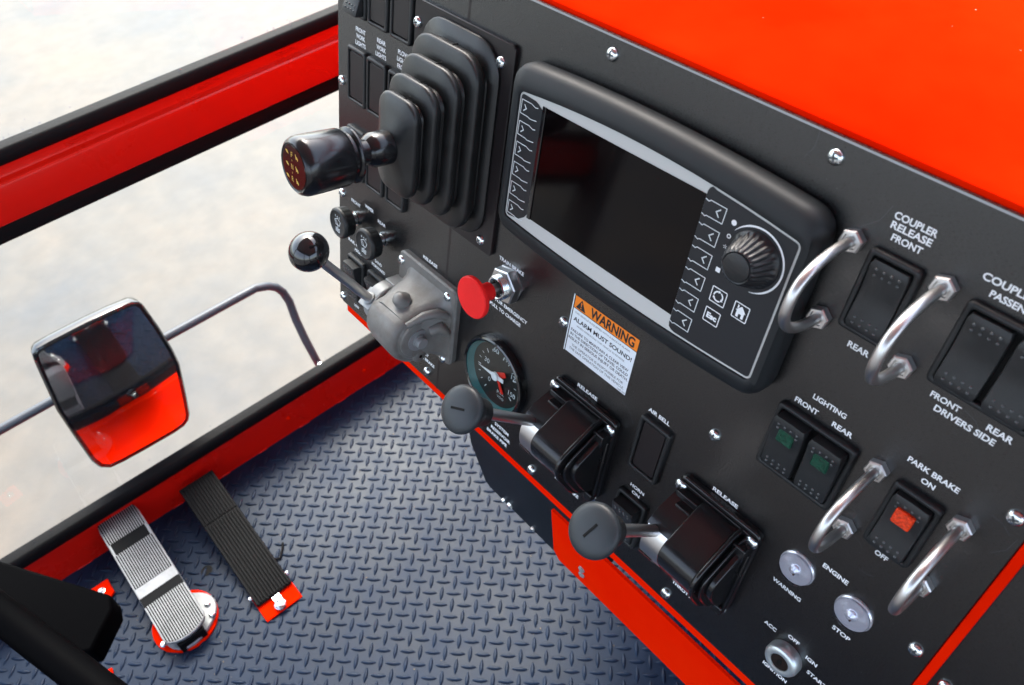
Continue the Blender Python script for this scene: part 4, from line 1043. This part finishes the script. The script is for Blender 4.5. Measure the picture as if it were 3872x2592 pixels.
for x, y in ((46, 10), (-43, 18), (49, 34), (-30, 74)):
    a = MB(); a.lathe([(6.0, 6), (5.6, 9), (3.0, 11)], 18, T=Matrix.Translation((x, y, 0))); obj('base_bolt', a, M['chrome'], pd_)
a = MB(); a.box(-8, 8, 10, 60, 4, 24); a.box(-24, 24, -14, 6, -6, 22); obj('pivot', a, M['seal'], pd_, bevel=2)

ap = empty('accelerator_pedal', Matrix.Translation(Vector((-500, -256, ZF)) * S) @ Matrix.Rotation(radians(90), 4, 'Z'), 'long black ribbed rubber accelerator pedal with red foot and chrome bolt', 'pedal')
a = MB(); a.box(-36, 36, -4, 62, 1, 5); obj('red_foot', a, M['red'], ap, bevel=1.5)
Ta = Matrix.Translation((0, 30, 6)) @ Matrix.Rotation(radians(10), 4, 'X')
a = MB(); a.box(-35.5, 35.5, 0, 292, 0, 5, T=Ta); tpad = obj('treadle', a, M['seal'], ap, bevel=1.5)
a = MB()
for k in range(12):
    x = -32.5 + k * 65 / 11; wob = random.uniform(-.4, .4)
    a.box(x - 1.9 + wob, x + 1.9 + wob, 2, 190, 5, 8.2, T=Ta); a.box(x - 2.2, x + 2.2, 194, 290, 5, 7.0, T=Ta)
obj('rubber_ribs', a, M['seal'], tpad, bevel=0.7)
a = MB(); a.slab(rr(-8, 8, 2, 34, 7), 5, 9, 1); a.lathe([(10.5, 8.6), (10.5, 12), (8, 14), (2, 15)], 28, T=Matrix.Translation((-2, 6, 0))); obj('foot_bolt', a, M['chrome'], ap)
for s in (-1, 1):
    a = MB(); a.lathe([(4.5, 0), (4.5, 4), (3, 5)], 14, T=Matrix.Translation((36 * s, 50, 13)) @ Matrix.Rotation(s * pi / 2, 4, 'Y')); obj('hinge_pin', a, M['chrome'], ap)
a = MB(); a.box(-3, 3, 150, 158, 0, 28); a.tube([(36, 96, 4), (44, 92, 3), (58, 108, 3), (64, 118, 2)], 2.2, 8); obj('return_link', a, M['seal'], ap)
h_ = MB(); h_.lathe([(11, ZF + 0.3), (10.6, ZF + 0.7)], 26, T=Matrix.Translation((-666, -328, 0)))
hole = obj('cable_hole', h_, M['hole']); tag(hole, 'small dark round hole in the floor between the two pedals', 'floor hole')

# ================================================================== COLUMN HOUSING, TUBE AND BRACKETS (bottom left)
bx = empty('column_housing', (-620, -560, ZF), 'black sheet steel housing standing on the floor at the lower left', 'housing')
poly = [(-800, -606), (-552, -451), (-528, -457), (-486, -505), (-500, -530), (-600, -574), (-800, -640)]
a = MB(); a.loft([[(x + 620, y + 560, z) for x, y in poly] for z in (205, 250)]); obj('shell', a, M['blacktube'], bx, bevel=4)
a = MB(); a.tube([(-500, -190, 380), (30, -15.5, 352), (250, 58, 352), (560, 160, 352)], 23, 24); obj('rail_tube', a, M['blacktube'], bx)
def tab(x, y, rot, label):
    t = empty('floor_bracket', Matrix.Translation(Vector((x, y, ZF + 3)) * S) @ Matrix.Rotation(radians(rot), 4, 'Z'), label, 'bracket', 'red brackets bolted to the floor')
    a = MB(); a.slab([(-18, -28), (14, -28), (22, 0), (16, 10), (-18, 10)], 0, 5, 1); obj('plate', a, M['red'], t)
    a = MB(); a.lathe([(7, 5), (7, 6), (5, 6.4), (5, 9), (4, 10)], 20, T=Matrix.Translation((0, -8, 0))); obj('bolt', a, M['chrome'], t, ang=30)
    return t
tab(-757, -486, 0, 'red bolted floor bracket left of the silver pedal')
tab(-590, -548, -12, 'red bolted floor bracket at the bottom edge under the black tube')
